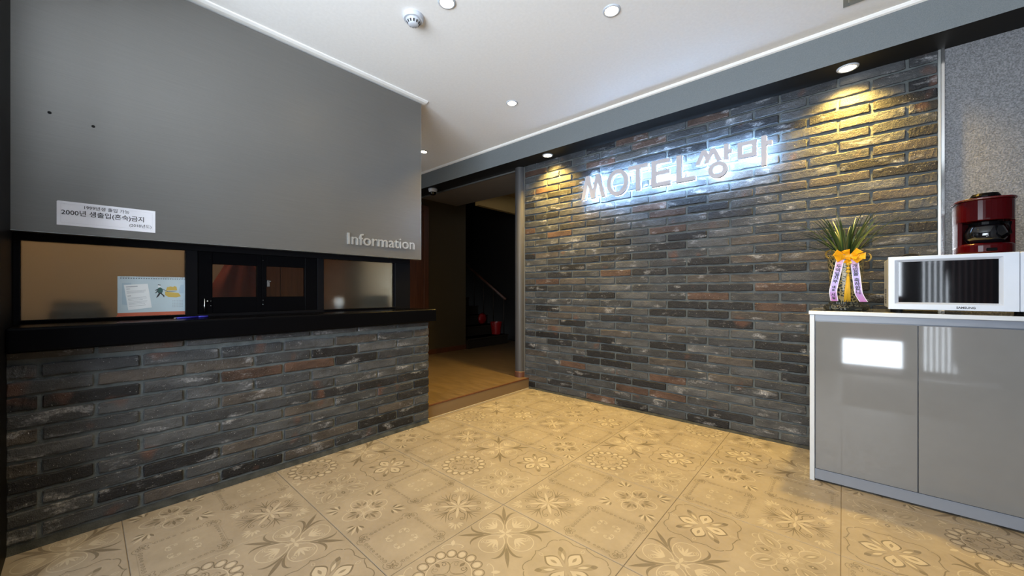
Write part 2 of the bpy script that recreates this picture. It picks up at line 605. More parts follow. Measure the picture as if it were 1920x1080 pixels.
# stair hall shell
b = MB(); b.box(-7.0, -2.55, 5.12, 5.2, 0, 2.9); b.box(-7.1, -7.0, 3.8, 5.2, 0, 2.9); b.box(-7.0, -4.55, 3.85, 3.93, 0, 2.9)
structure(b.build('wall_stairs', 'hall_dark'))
b = MB(); b.box(-4.42, -2.52, YS + 0.02, 3.75, 2.30, 2.36)
lc = b.build('ceiling_corridor', 'hall_ceiling'); structure(lc)
MB().box(-4.42, -2.60, YS + 0.012, YS + 0.022, 2.296, 2.312).build('edge_bead', 'aluminium', lc)
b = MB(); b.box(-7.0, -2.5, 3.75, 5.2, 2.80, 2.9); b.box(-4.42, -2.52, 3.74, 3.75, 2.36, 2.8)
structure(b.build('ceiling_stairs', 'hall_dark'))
b = MB(); b.box(-4.02, -3.95, 3.76, 5.12, 2.25, 2.52)
st = b.build('trim_3', 'hall_cream'); structure(st)
MB().box(-3.95, -3.46, 3.752, 5.12, 2.50, 2.53).build('cove_ledge', 'hall_cream', st)
# rounded grey end of the brick wall
b = MB()
b.box(-2.60, -2.516, 3.06, 5.12, 0, 2.31)
b.lathe([(0.056, ZR), (0.056, 2.31)], (-2.572, 3.060, 0), 28)
cw = b.build('column', 'column_grey'); structure(cw)
b = MB().lathe([(0.062, ZR), (0.062, ZR + 0.055), (0.057, ZR + 0.06)], (-2.572, 3.060, 0), 28)
b.build('base_moulding', 'door_wood', cw)
b = MB().box(-2.52, -2.516, YS - 0.006, YS + 0.02, 0, 2.31)
b.build('shadow_joint', 'black_matt', cw)

stc = empty('staircase', (-4.4, 4.4, ZR))
tag(stc, 'dark stone stairs rising to the left in the unlit stair hall', 'stairs')
for k in range(7):
    x = -4.37 - 0.25 * k; z = ZR + 0.157 * (k + 1)
    b = MB(); b.box(x - 0.27, x, 3.935, 4.86, z - 0.157, z); b.box(x - 0.27, x + 0.018, 3.935, 4.86, z - 0.025, z)
    b.build('step', 'step_stone', stc, 0.003)
for k in range(6):
    x = -4.43 - 0.25 * k; z = ZR + 0.157 * (k + 1)
    MB().tube([(x, 4.82, z), (x, 4.82, z + 0.62)], 0.010).build('baluster', 'step_stone', stc, smooth=True)
MB().tube([(-4.38, 4.82, ZR + 0.157 + 0.60), (-5.73, 4.82, ZR + 0.157 * 6.4 + 0.60)], 0.022, 10).build('handrail', 'door_wood', stc, smooth=True)

rb = empty('bucket', (-4.52, 4.70, ZR + 0.157))
tag(rb, 'red plastic bucket on the lower stair beside the balusters', 'bucket')
b = MB().lathe([(0.0, 0.002), (0.075, 0.002), (0.10, 0.20), (0.108, 0.20), (0.108, 0.212), (0.095, 0.212), (0.072, 0.012), (0.0, 0.012)], (-4.50, 4.70, ZR + 0.157), 24)
b.build('pail', 'red_bucket', rb, smooth=False)
b = MB().tube([(-4.50 + 0.02, 4.70 + 0.105 * cos(a), ZR + 0.157 + 0.20 - 0.09 * sin(a)) for a in [pi * k / 12 for k in range(13)]], 0.003)
b.build('handle', 'aluminium', rb, smooth=True)
rc = empty('cushion', (-4.76, 4.60, ZR + 0.314))
tag(rc, 'rounded red cushion propped on the stair behind the red bucket', 'cushion')
b = MB()
for sgn in (1,):
    b.lathe([(0.0, -0.035), (0.07, -0.03), (0.10, 0.0), (0.07, 0.03), (0.0, 0.035)], (-4.74, 4.60, ZR + 0.314 + 0.105), 20, axis='x')
b.build('cover', 'red_bucket', rc, smooth=True)
MB().tube([(-4.74, 4.60 + 0.1 * cos(a), ZR + 0.419 + 0.1 * sin(a)) for a in [2 * pi * k / 24 for k in range(25)]], 0.005).build('piping', 'dark_red', rc, smooth=True)

# ------------------------------------------------------------------ bricks
BL, BH, BD = 0.281, 0.053, 0.022


def brick_mesh(seed, L=BL):
    """hand-made brick slip: uneven outline, flat rough face, tight worn arris"""
    rnd = random.Random(seed)
    nx, nz = 12, 3
    jx0 = [rnd.uniform(-0.0022, 0.0022) for _ in range(nz + 1)]
    jx1 = [rnd.uniform(-0.0022, 0.0022) for _ in range(nz + 1)]
    jt = [rnd.uniform(-0.0020, 0.0020) for _ in range(nx + 1)]
    jb = [rnd.uniform(-0.0020, 0.0020) for _ in range(nx + 1)]
    tilt = rnd.uniform(-0.0016, 0.0016)
    cut = rnd.uniform(0.002, 0.007)
    bow = rnd.uniform(-0.0012, 0.0012)
    us = [0, 0.016] + [0.016 + 0.968 * k / (nx - 2) for k in range(1, nx - 2)] + [0.984, 1]
    wz = [0, 0.09, 0.91, 1]
    vs, fs = [], []
    for layer in (0, 1):
        for j in range(nz + 1):
            for i in range(nx + 1):
                u, w = us[i], wz[j]
                x = (u - 0.5) * L; z = (w - 0.5) * BH
                x += jx0[j] * (1 - u) + jx1[j] * u if i in (0, 1, nx - 1, nx) else 0
                z += (jb[i] * (1 - w) + jt[i] * w) + tilt * (2 * u - 1) + bow * (1 - (2 * u - 1) ** 2)
                rim = i in (0, nx) or j in (0, nz)
                if i in (0, 1, nx - 1, nx) and j in (0, nz): z -= math.copysign(cut * (0.6 if i in (0, nx) else 0.15), z)
                if i in (0, nx) and j in (0, nz): x -= math.copysign(cut * 0.4, x)
                if layer == 0:
                    y = (-0.0068 if rim else -0.0092) + rnd.uniform(-0.0010, 0.0010)
                else:
                    y = 0.011
                vs.append((x, y, z))
    S = (nx + 1) * (nz + 1)
    idx = lambda l, i, j: l * S + j * (nx + 1) + i
    for j in range(nz):
        for i in range(nx):
            fs.append((idx(0, i, j), idx(0, i + 1, j), idx(0, i + 1, j + 1), idx(0, i, j + 1)))
    for i in range(nx):
        fs.append((idx(0, i + 1, 0), idx(0, i, 0), idx(1, i, 0), idx(1, i + 1, 0)))
        fs.append((idx(0, i, nz), idx(0, i + 1, nz), idx(1, i + 1, nz), idx(1, i, nz)))
    for j in range(nz):
        fs.append((idx(0, 0, j), idx(0, 0, j + 1), idx(1, 0, j + 1), idx(1, 0, j)))
        fs.append((idx(0, nx, j + 1), idx(0, nx, j), idx(1, nx, j), idx(1, nx, j + 1)))
    return vs, fs


VAR = []
for s in range(14):
    vs, fs = brick_mesh(100 + s)
    me = bpy.data.meshes.new('brick_mesh')
    me.from_pydata(vs, [], fs)
    me.materials.append(M['brick'])
    ca = me.color_attributes.new('tint', 'FLOAT_COLOR', 'POINT')
    ca.data.foreach_set('color', [1.0] * (4 * len(vs)))
    VAR.append((me, vs, fs))

PALX = [((0.030, 0.031, 0.036), 20), ((0.060, 0.063, 0.066), 26), ((0.088, 0.090, 0.090), 24), ((0.110, 0.112, 0.112), 10), ((0.098, 0.082, 0.068), 12), ((0.115, 0.062, 0.040), 6), ((0.014, 0.0145, 0.018), 14)]


PAL = [((0.40 * c[0] * (1.08 if c[1] > 0.05 else 0.8), 0.415 * c[1] * (1.08 if c[1] > 0.05 else 0.8), 0.445 * c[2] * (1.08 if c[1] > 0.05 else 0.8)), w) for c, w in PALX]


def brick_color(rnd):
    c = rnd.choices([p[0] for p in PAL], [p[1] for p in PAL])[0]
    k = rnd.uniform(0.85, 1.2)
    return (c[0] * k, c[1] * k, c[2] * k)


def lay_bricks(parent, segs, to_world, rz, limit=None, key=None):
    """segs: (u0, u1, v, vscale); to_world(u, v) -> point; the first `limit` by key become parts, the rest one stuff part"""
    rnd = random.Random(21)
    o0 = ORG[parent.name]
    if key: segs = sorted(segs, key=key)
    rest = MB(); tint = []
    R = Matrix.Rotation(rz, 3, 'Z')
    for n, (u0, u1, v, vs_) in enumerate(segs):
        me, mv, mf = VAR[rnd.randrange(len(VAR))]
        L = u1 - u0
        c = brick_color(rnd)
        p = Vector(to_world((u0 + u1) / 2 + rnd.uniform(-0.001, 0.001), v + rnd.uniform(-0.001, 0.001)))
        flip = rnd.choice((0, 1))
        dp = rnd.uniform(0.85, 1.15)
        if limit is None or n < limit:
            o = bpy.data.objects.new('brick', me); COL.objects.link(o)
            o.parent = parent; o.location = p - o0
            o.rotation_euler = (0, 0, rz)
            o.scale = (L / BL, dp, vs_)
            o.color = (c[0], c[1], c[2], 1)
        else:
            rest.add([p + R @ Vector((q[0] * L / BL, q[1] * dp, q[2] * vs_)) for q in mv], mf)
            tint += [c] * len(mv)
    if rest.v:
        ob = rest.build('brick_infill', 'brick', parent, fix=False)
        ca = ob.data.color_attributes.new('tint', 'FLOAT_COLOR', 'POINT')
        ca.data.foreach_set('color', [x for t in tint for x in (t[0], t[1], t[2], 1.0)])
        ob.color = (1, 1, 1, 1)
        ob['kind'] = 'stuff'


def course(u_lo, u_hi, first, pitch, joint):
    u = first
    while u > u_lo: u -= pitch
    out = []
    while u < u_hi:
        a, c = max(u + joint / 2, u_lo), min(u + pitch - joint / 2, u_hi)
        if c - a > 0.035: out.append((a, c))
        u += pitch
    return out


segs = []
for k in range(35):
    z = 0.043 + 0.0661 * k
    for a, c in course(-2.503, 0.386, -1.342 if k % 2 else -1.195, 0.2935, 0.0125):
        segs.append((a, c, z, 1.0))


def sign_key(s):
    x = (s[0] + s[1]) / 2; z = s[2]
    d = -sin(radians(41.33)) * x + cos(radians(41.33)) * YS
    px = 960 + 705 * (cos(radians(41.33)) * x + sin(radians(41.33)) * YS) / d
    py = 545 - 705 * (z - 1.012) / d
    hid = (px > 1530 and py > 590) or (px > 1680 and py > 485)
    return 100 if hid else d - 0.4 * (s[1] - s[0])


lay_bricks(wb, segs, lambda u, v: (u, YS, v), 0.0, 300, sign_key)

# ------------------------------------------------------------------ floor tiles with printed relief ornaments
# every motif is drawn in a cell of 0.30 m as raised ribbons and petals: (points, widths, glaze) / (outline, glaze)
DK, LT, MD = 1, 2, 3


class Motif:
    def __init__(self):
        self.rib, self.fil = [], []

    def line(self, pts, w, g):
        n = len(pts)
        ws = [w] * n if isinstance(w, (int, float)) else w
        self.rib.append((pts, ws, g)); return self

    def fill(self, pts, g):
        self.fil.append((pts, g)); return self


def rot(pts, a, mir=False):
    c, s = cos(a), sin(a)
    return [((x if not mir else x) * c - (y if not mir else -y) * s, x * s + (y if not mir else -y) * c) for x, y in pts]


def petal(r0, r1, w, n=9, sharp=1.0):
    """almond outline along +x"""
    up = [(r0 + (r1 - r0) * k / n, w * sin(pi * (k / n) ** sharp)) for k in range(n + 1)]
    return up + [(x, -y) for x, y in reversed(up[1:-1])]


def spiral(cx_, cy_, r0, r1, a0, turns, n=14):
    return [(cx_ + (r0 + (r1 - r0) * k / n) * cos(a0 + 2 * pi * turns * k / n), cy_ + (r0 + (r1 - r0) * k / n) * sin(a0 + 2 * pi * turns * k / n)) for k in range(n + 1)]


def taper(n, w0, w1=0.0, pk=None):
    return [w0 + (w1 - w0) * k / (n - 1) for k in range(n)]


def swell(n, w, e=0.25):
    return [w * (e + (1 - e) * sin(pi * k / (n - 1))) for k in range(n)]


def bez(p0, p1, p2, p3, n=10):
    o = []
    for k in range(n + 1):
        t = k / n; q = 1 - t
        o.append(tuple(q ** 3 * p0[i] + 3 * q * q * t * p1[i] + 3 * q * t * t * p2[i] + t ** 3 * p3[i] for i in (0, 1)))
    return o


def closed(p): return p + [p[0]]


Q4 = [pi / 2 * k for k in range(4)]
D4 = [pi / 4 + pi / 2 * k for k in range(4)]


def fan(m, cxy, a, r, n, spread, g, w):
    for k in range(n):
        b_ = a + spread * ((k / (n - 1)) * 2 - 1)
        f = 1 - 0.35 * abs((k / (n - 1)) * 2 - 1)
        m.fill([(cxy[0] + x, cxy[1] + y) for x, y in rot(petal(r * 0.18, r * f, w), b_)], g)


def motif_scroll():
    m = Motif()
    for a in D4:
        m.fill(rot(petal(0.0, 0.095, 0.0065), a), LT)
        fan(m, rot([(0.122, 0)], a)[0], a, 0.055, 7, 1.25, LT, 0.0042)
        for mir in (False, True):
            p = bez((0.028, 0.010), (0.060, 0.008), (0.040, 0.042), (0.085, 0.036), 10)
            p += spiral(0.094, 0.0245, 0.0135, 0.004, 2.2, -1.25, 14)
            m.line(rot(p, a, mir), taper(len(p), 0.0042, 0.0024), DK)
    for a in Q4:
        m.fill(rot(petal(0.0, 0.062, 0.0055), a), LT)
        for b_, L in ((0.0, 0.130), (0.16, 0.125), (-0.16, 0.125), (0.34, 0.118), (-0.34, 0.118)):
            p = bez((0.052, 0), (0.075, 0.0), (L - 0.03, b_ * 0.06), (L, b_ * 0.16), 8)
            m.line(rot(p, a), swell(len(p), 0.0042), DK)
    return m


def motif_frame():
    m = Motif()
    for a in Q4:
        for s in (-1, 1):
            for k in range(4):
                y = s * (0.012 + 0.019 * k); r = 0.0062 + 0.0010 * k
                m.line(rot(spiral(0.118, y, r, r * 0.25, s * 1.2, s * 1.4, 12), a), 0.0020, DK)
            p = bez((0.126, s * 0.080), (0.146, s * 0.090), (0.140, s * 0.118), (0.122, s * 0.116), 8) + spiral(0.122, s * 0.105, 0.011, 0.003, s * pi / 2, s * 1.1, 10)
            m.line(rot(p, a), 0.0024, DK)
        m.line(rot([(0.128, -0.085), (0.128, 0.085)], a), 0.0014, MD)
        # small light double scrolls round the centre
    for a in D4:
        fl = [(0.150 + 0.016 * cos(t) * (1 + 0.35 * cos(4 * t)), 0.016 * sin(t) * (1 + 0.35 * cos(4 * t))) for t in [2 * pi * k / 24 for k in range(24)]]
        m.line(rot(closed(fl), a), 0.0024, DK)
        m.fill(rot(petal(0.142, 0.158, 0.004), a), DK)
        for s in (-1, 1):
            p = bez((0.060, 0), (0.064, s * 0.016), (0.044, s * 0.026), (0.036, s * 0.018), 8) + spiral(0.041, s * 0.014, 0.006, 0.002, s * pi * 0.8, s * 1.0, 8)
            m.line(rot(p, a), 0.0028, LT)
        m.fill(rot(petal(0.046, 0.068, 0.005), a), LT)
    return m


def motif_palmette():
    m = Motif()
    for a in Q4:
        lp = [(0.062 + 0.043 * cos(t), 0.036 * sin(t)) for t in [2 * pi * k / 28 for k in range(28)]]
        m.line(rot(closed(lp), a), 0.0036, LT)
        for k in range(5):
            b_ = (k - 2) * 0.42
            m.fill(rot([(0.030 + x, y) for x, y in rot(petal(0.010, 0.060 - 0.007 * abs(k - 2), 0.0058), b_)], a), MD if k % 2 else DK)
        for s in (-1, 1):
            p = bez((0.012, s * 0.004), (0.02, s * 0.026), (0.034, s * 0.030), (0.034, s * 0.018), 8)
            m.line(rot(p, a), 0.0024, LT)
    for a in D4:
        for k in range(7):
            b_ = (k - 3) * 0.36
            m.fill(rot([(0.115 + x, y) for x, y in rot(petal(0.010, 0.070 - 0.009 * abs(k - 3), 0.0052), b_)], a), LT if k % 2 else DK)
        p = spiral(0.072, 0.0, 0.014, 0.003, 0.0, 1.3, 12)
        m.line(rot(p, a), 0.0024, LT)
    return m


def motif_fleur():
    m = Motif()
    for a in D4:
        m.fill(rot(petal(0.085, 0.198, 0.0085, 10, 0.8), a), DK)
        m.line(rot([(0.03, 0), (0.09, 0)], a), 0.003, MD)
        for s in (-1, 1):
            p = bez((0.060, s * 0.003), (0.110, s * 0.006), (0.150, s * 0.026), (0.142, s * 0.060), 12)
            m.line(rot(p, a), swell(len(p), 0.0105, 0.12), DK)
    for a in Q4:
        lp = bez((0.020, 0.0), (0.040, 0.062), (0.130, 0.070), (0.136, 0.0), 14)
        lp = lp + [(x, -y) for x, y in reversed(lp[1:-1])]
        m.line(rot(closed(lp), a), 0.0034, LT)
        for k in range(5):
            m.fill(rot([(0.052 + x, y) for x, y in rot(petal(0.0, 0.058 - 0.006 * abs(k - 2), 0.0045), (k - 2) * 0.40)], a), LT)
        for s in (-1, 1):
            m.line(rot(spiral(0.092, s * 0.030, 0.013, 0.003, 0, s * 1.4, 12), a), 0.0024, LT)
        m.fill(rot(petal(0.0, 0.040, 0.007), a), LT)
    return m


def motif_flower():
    m = Motif()
    for k, a in enumerate(Q4):
        o = petal(0.012, 0.100, 0.030, 12, 1.25)
        m.fill(rot(o, a), DK)
        m.fill(rot([(x * 0.90 + 0.002, y * 0.82) for x, y in o], a), LT)
        m.fill(rot(petal(0.040, 0.072, 0.006), a), MD)
    for a in D4:
        o = petal(0.020, 0.118, 0.016, 10, 1.5)
        m.fill(rot(o, a), MD)
        m.fill(rot(petal(0.088, 0.118, 0.010), a), DK)
        m.fill(rot(petal(0.040, 0.085, 0.006), a), LT)
    for a in Q4:
        for s in (-1, 1):
            p = bez((0.144, 0.0), (0.128, s * 0.006), (0.132, s * 0.030), (0.124, s * 0.048), 8) + bez((0.124, s * 0.048), (0.136, s * 0.072), (0.136, s * 0.100), (0.112, s * 0.108), 8)[1:]
            m.line(rot(p, a), 0.0036, DK)
        m.line(rot(closed(petal(0.104, 0.126, 0.006)), a), 0.0018, LT)
    return m


def motif_ring():
    m = Motif()
    n = 16
    for k in range(n):
        a = 2 * pi * k / n
        o = [(0.106 + 0.021 * cos(t), 0.0185 * sin(t)) for t in [2 * pi * q / 14 for q in range(14)]]
        m.line(rot(closed(o), a), 0.0042, DK)
        m.fill(rot([(0.106 + 0.014 * cos(t), 0.012 * sin(t)) for t in [2 * pi * q / 12 for q in range(12)]], a), LT)
    c = [(0.082 * cos(t), 0.082 * sin(t)) for t in [2 * pi * q / 40 for q in range(40)]]
    m.line(closed(c), 0.0030, LT)
    for a in Q4:
        for s in (-1, 1):
            p = bez((0.010, 0), (0.020, s * 0.044), (0.066, s * 0.044), (0.064, s * 0.018), 10) + spiral(0.052, s * 0.018, 0.012, 0.003, 0, s * 1.1, 10)
            m.line(rot(p, a), 0.0030, MD if s > 0 else DK)
        m.fill(rot(petal(0.05, 0.078, 0.007), a), DK)
    for a in D4:
        for s in (-1, 1):
            p = bez((0.158, 0), (0.168, s * 0.03), (0.140, s * 0.056), (0.136, s * 0.034), 10)
            m.line(rot(p, a), 0.0028, LT)
        m.fill(rot(petal(0.15, 0.185, 0.008), a), LT)
    return m


def motif_star():
    m = Motif()
    st_ = []
    for k in range(16):
        r = 0.046 if k % 2 == 0 else 0.024
        st_.append((r * cos(pi * k / 8), r * sin(pi * k / 8)))
    m.line(closed(st_), 0.0030, LT)
    for k in range(8):
        m.fill(rot(petal(0.004, 0.036, 0.0045), pi * k / 4), LT)
    for a in Q4 + D4:
        dg = a in D4
        R_ = 0.150 if dg else 0.112
        for s in (-1, 1):
            p = bez((0.050, 0), (0.060, s * 0.045), (R_ - 0.03, s * 0.040), (R_, 0), 10)
            m.line(rot(p, a), swell(len(p), 0.0048), LT if dg else MD)
            p = bez((R_ - 0.01, s * 0.010), (R_ + 0.012, s * 0.034), (R_ - 0.020, s * 0.052), (R_ - 0.030, s * 0.036), 8)
            m.line(rot(p, a), swell(len(p), 0.0042), LT)
        m.fill(rot(petal(0.058, R_ - 0.022, 0.012 if dg else 0.009), a), MD if dg else DK)
        m.fill(rot(petal(0.070, R_ - 0.035, 0.004), a), LT)
    return m


MOT = {'A': motif_scroll(), 'B': motif_frame(), 'C': motif_palmette(), 'D': motif_fleur(), 'E': motif_flower(), 'F': motif_ring(), 'G': motif_star()}
LAY = {(-6, 1): 'D', (-7, 1): 'A', (-6, 2): 'C', (-7, 2): 'G', (-8, 2): 'F', (-5, 2): 'B', (-5, 3): 'A', (-6, 3): 'B', (-7, 3): 'E', (-8, 3): 'D', (-5, 1): 'E', (-4, 2): 'F', (-4, 3): 'D',
       (-4, 4): 'A', (-4, 5): 'B', (-3, 5): 'C', (-3, 4): 'B', (-5, 4): 'G', (-5, 5): 'E', (-6, 5): 'D', (-6, 4): 'F', (-5, 6): 'C', (-4, 6): 'F', (-4, 7): 'D', (-3, 7): 'E', (-3, 6): 'G',
       (-3, 3): 'E', (-2, 4): 'D', (-2, 5): 'E', (-1, 6): 'A', (-2, 6): 'B', (-2, 7): 'C', (-1, 7): 'B', (-1, 8): 'D', (-1, 5): 'G', (0, 6): 'E', (0, 5): 'B', (0, 7): 'G', (1, 7): 'F', (1, 6): 'D',
       (-8, 6): 'F', (-7, 6): 'G', (-7, 5): 'A', (-7, 7): 'E', (-8, 7): 'D', (-6, 7): 'A', (-6, 8): 'C', (-5, 8): 'E', (-4, 8): 'A', (-8, 4): 'C', (-6, 6): 'B', (-5, 7): 'B', (-7, 4): 'B', (-8, 5): 'B',
       (-8, 1): 'B', (-7, 0): 'B', (-8, 0): 'C', (-8, -1): 'D', (-6, 0): 'F', (-7, 8): 'B', (-8, 8): 'G', (-3, 8): 'B', (-2, 8): 'E', (-7, -1): 'E', (-4, 9): 'B', (-3, 9): 'F', (-5, 9): 'G', (-6, 9): 'D', (-2, 9): 'A', (-7, 9): 'F', (-8, 9): 'A', (0, 8): 'C', (-1, 9): 'G'}
rt = random.Random(9)
X0, Y0 = -0.005, 0.108


def tile(ti, tj):
    x0, y0 = X0 + 0.6 * ti, Y0 + 0.6 * tj
    g = 0.0011
    b = MB()
    h = 0.0012
    a0, a1, c0, c1 = x0 + g, x0 + 0.6 - g, y0 + g, y0 + 0.6 - g
    vs = [(a0, c0, -0.006), (a1, c0, -0.006), (a1, c1, -0.006), (a0, c1, -0.006), (a0, c0, -h), (a1, c0, -h), (a1, c1, -h), (a0, c1, -h),
          (a0 + h, c0 + h, 0), (a1 - h, c0 + h, 0), (a1 - h, c1 - h, 0), (a0 + h, c1 - h, 0)]
    fs = [(8, 9, 10, 11)]
    for i in range(4):
        j = (i + 1) % 4
        fs += [(i, j, 4 + j, 4 + i), (4 + i, 4 + j, 8 + j, 8 + i)]
    b.add(vs, fs, 0)
    for di in (0, 1):
        for dj in (0, 1):
            key = (2 * ti + di, 2 * tj + dj)
            m = MOT[LAY.get(key) or rt.choice('ABCDEFG')]
            cx_, cy_ = x0 + 0.3 * di + 0.15, y0 + 0.3 * dj + 0.15
            z = 0.0001
            q = 0.149
            cl = lambda p: (min(max(p[0], -q), q) + cx_, min(max(p[1], -q), q) + cy_)
            for pts, gl in m.fil:
                z += 0.000004
                w = [cl(p) for p in pts]
                b.add([(p[0], p[1], z) for p in w], [tuple(range(len(w)))], gl)
            for pts, ws, gl in m.rib:
                z += 0.000004
                n = len(pts); L_, R_ = [], []
                for i in range(n):
                    p0, p1 = pts[max(0, i - 1)], pts[min(n - 1, i + 1)]
                    if pts[0] == pts[-1] and i in (0, n - 1): p0, p1 = pts[-2], pts[1]
                    dx, dy = p1[0] - p0[0], p1[1] - p0[1]
                    d = math.hypot(dx, dy) or 1.0
                    nx, ny = -dy / d * ws[i] / 2, dx / d * ws[i] / 2
                    L_.append(cl((pts[i][0] + nx, pts[i][1] + ny))); R_.append(cl((pts[i][0] - nx, pts[i][1] - ny)))
                vs = [(p[0], p[1], z) for p in L_] + [(p[0], p[1], z) for p in R_]
                b.add(vs, [(i, n + i, n + i + 1, i + 1) for i in range(n - 1)], gl)
    return b.build('tile', ['tile', 'tile_dark', 'tile_light', 'tile_mid'], fl, fix=False)


for ti in range(-4, 2):
    for tj in range(-2, 5):
        if ti >= 0 and tj < 1: continue        # never in view beside the camera
        tile(ti, tj)

# ------------------------------------------------------------------ reception counter
rcn = empty('reception_counter', (-2.45, 0.77, 0))
tag(rcn, 'reception counter of grey and rust bricks under a thick black ledge', 'counter')
b = MB(); b.box(XB - 0.16, XB - 0.001, -0.20, 1.748, 0.0, 0.775)
b.build('mortar_core', 'mortar', rcn)
b = MB().prism([(0, 0), (0.022, 0), (0.012, 0.014), (0, 0.026)], lambda u, v, t: (XB - 0.001 + u, t, v), -0.20, 1.748)
b.build('mortar_skirt', 'skirt', rcn)
segs = []
for k in range(12):
    z = 0.062 + 0.0633 * k
    for a, c in course(-0.198, 1.750, 1.613 if k % 2 == 0 else 1.474, 0.2885, 0.0125):
        segs.append((a, c, z, 0.97 if k < 11 else 0.50))
segs = [(a, c, z if v > 0.9 else 0.757, v) for a, c, z, v in segs]
lay_bricks(rcn, segs, lambda u, v: (XB, u, v), pi / 2)
b = MB().box(-2.64, -2.328, -0.196, 1.778, 0.776, 0.872)
b.build('ledge', 'black_gloss', rcn, 0.010, seg=3)

# service window above the ledge
XW = -2.575
win = empty('window_2', (XW, 0.7, 0.872)); structure(win)
b = MB()
b.box(XW - 0.05, XW, -0.196, 1.705, 1.224, 1.262)
b.box(XW - 0.05, XW, -0.196, 1.705, 0.8715, 0.887)
b.box(XW - 0.05, XW, -0.196, -0.177, 0.887, 1.224)
b.box(XW - 0.05, XW, 0.350, 0.398, 0.887, 1.224)
b.box(XW - 0.05, XW, 1.006, 1.046, 0.887, 1.224)
b.box(XW - 0.05, XW, 1.574, 1.705, 0.887, 1.224)
b.build('window_frame', 'black_frame', win, 0.0015)
b = MB()
for a, c in ((-0.177, 0.350), (1.046, 1.574)):
    b.box(XW - 0.001, XW + 0.008, a, c, 0.879, 0.885)
b.build('glazing_bead', 'black_gloss', win, 0.001)
MB().box(XW - 0.032, XW - 0.026, -0.177, 0.350, 0.887, 1.224).build('frosted_pane', 'frosted', win)
MB().box(XW - 0.032, XW - 0.026, 1.046, 1.574, 0.887, 1.224).build('frosted_pane', 'frosted', win)
for (a, c, a2, c2, kx) in ((0.398, 0.694, 0.462, 0.669, 0), (0.694, 1.006, 0.718, 0.931, 0)):
    b = MB()
    x0, x1 = XW - 0.034, XW - 0.006
    b.box(x0, x1, a, a2, 0.887, 1.224); b.box(x0, x1, c2, c, 0.887, 1.224)
    b.box(x0, x1, a2, c2, 0.887, 0.976); b.box(x0, x1, a2, c2, 1.157, 1.224)
    s = b.build('casement', 'black_gloss', win, 0.002)
    MB().box(XW - 0.022, XW - 0.019, a2, c2, 0.976, 1.157).build('pane', 'glass', s)
    hy = a2 - 0.007 if a < 0.5 else a2 + 0.012
    for z in ((1.185, 0.955, 0.93) if a < 0.5 else (1.19, 0.955, 0.93)):
        yy = a + 0.055 if a < 0.5 else a + 0.004
        MB().lathe([(0.0035, 0), (0.0035, 0.006), (0.0, 0.008)], (XW - 0.006, yy, z), 10, axis='x').build('screw', 'chrome', s, smooth=True)
    if a > 0.5:
        b = MB(); b.box(XW - 0.006, XW + 0.006, a2 - 0.002, a2 + 0.014, 1.035, 1.075); b.box(XW - 0.002, XW + 0.013, a2 + 0.002, a2 + 0.018, 1.062, 1.072)
        b.build('latch', 'chrome', s, 0.0015)
b = MB().tube([(XW + 0.004, 0.425, 0.888), (XW + 0.004, 0.425, 0.97)], 0.0025)
b.lathe([(0.005, 0.0), (0.006, 0.004), (0.004, 0.010), (0, 0.011)], (XW + 0.002, 0.437, 0.955), 10, axis='x')
b.build('bolt', 'chrome', win, smooth=True)

# booth behind the window
b = MB()
b.box(-3.55, -3.5, -0.3, 1.70, 0, ZC); b.box(-3.5, -2.7, -0.34, -0.3, 0, ZC)
structure(b.build('wall_booth', 'beige_wall'))
structure(MB().box(-3.5, -2.63, 1.655, 1.700, 0, ZC).build('wall_booth_side', 'booth_grey'))
structure(MB().box(-3.5, -2.66, -0.3, 1.655, 0, 0.12).build('floor_booth', 'booth_dark'))
wd = empty('wardrobe', (-3.35, 1.0, 0.12)); tag(wd, 'brown wooden wardrobe doors seen through the small clear casements', 'wardrobe')
MB().box(-3.495, -3.22, 0.72, 1.50, 0.12, 2.1).build('carcass', 'booth_wood', wd, 0.003)
for k in range(3):
    MB().box(-3.22, -3.20, 0.725 + 0.26 * k, 0.98 + 0.26 * k, 0.14, 2.08).build('door', 'booth_wood', wd, 0.003)
ga = empty('garment', (-3.14, 0.74, 0.6)); tag(ga, 'rust red garment hanging in front of the wardrobe behind the left casement', 'clothing')
b = MB(); vs, fs = [], []
for i in range(12):
    for j in range(16):
        z = 1.27 - 0.55 * i / 11; w = 0.13 * (0.45 + 0.75 * min(1, i / 4.0))
        u = (j / 15 - 0.5) * 2
        vs.append((-3.13 + 0.02 * sin(u * 9 + i * 0.3) + 0.01 * cos(3 * u), 0.715 + w * u, z - 0.03 * abs(u) * (1 - i / 11)))
for i in range(11):
    for j in range(15):
        fs.append((i * 16 + j, i * 16 + j + 1, (i + 1) * 16 + j + 1, (i + 1) * 16 + j))
b.add(vs, fs); g_ = b.build('cloth', 'garment', ga, smooth=True)
sol = g_.modifiers.new('thickness', 'SOLIDIFY'); sol.thickness = 0.008
MB().tube([(-3.13, 0.63 + 0.17 * t, 1.262 - 0.02 * abs(2 * t - 1)) for t in [k / 8 for k in range(9)]], 0.005).build('hanger', 'booth_wood', ga, smooth=True)
MB().tube([(-3.13, 0.715, 1.26), (-3.13, 0.715, 1.33), (-3.14, 0.73, 1.35), (-3.15, 0.73, 1.33)], 0.003).build('hook', 'aluminium', ga, smooth=True)
dk = empty('desk', (-2.9, 0.6, 0.12)); tag(dk, 'dark work surface behind the frosted panes inside the booth', 'desk')
MB().box(-3.05, -2.64, -0.28, 1.64, 0.84, 0.866).build('desk_top', 'booth_dark', dk, 0.003)
MB().box(-3.04, -2.68, -0.27, -0.24, 0.12, 0.84).build('side_panel', 'booth_dark', dk)
MB().box(-3.04, -2.68, 1.60, 1.63, 0.12, 0.84).build('side_panel', 'booth_dark', dk)
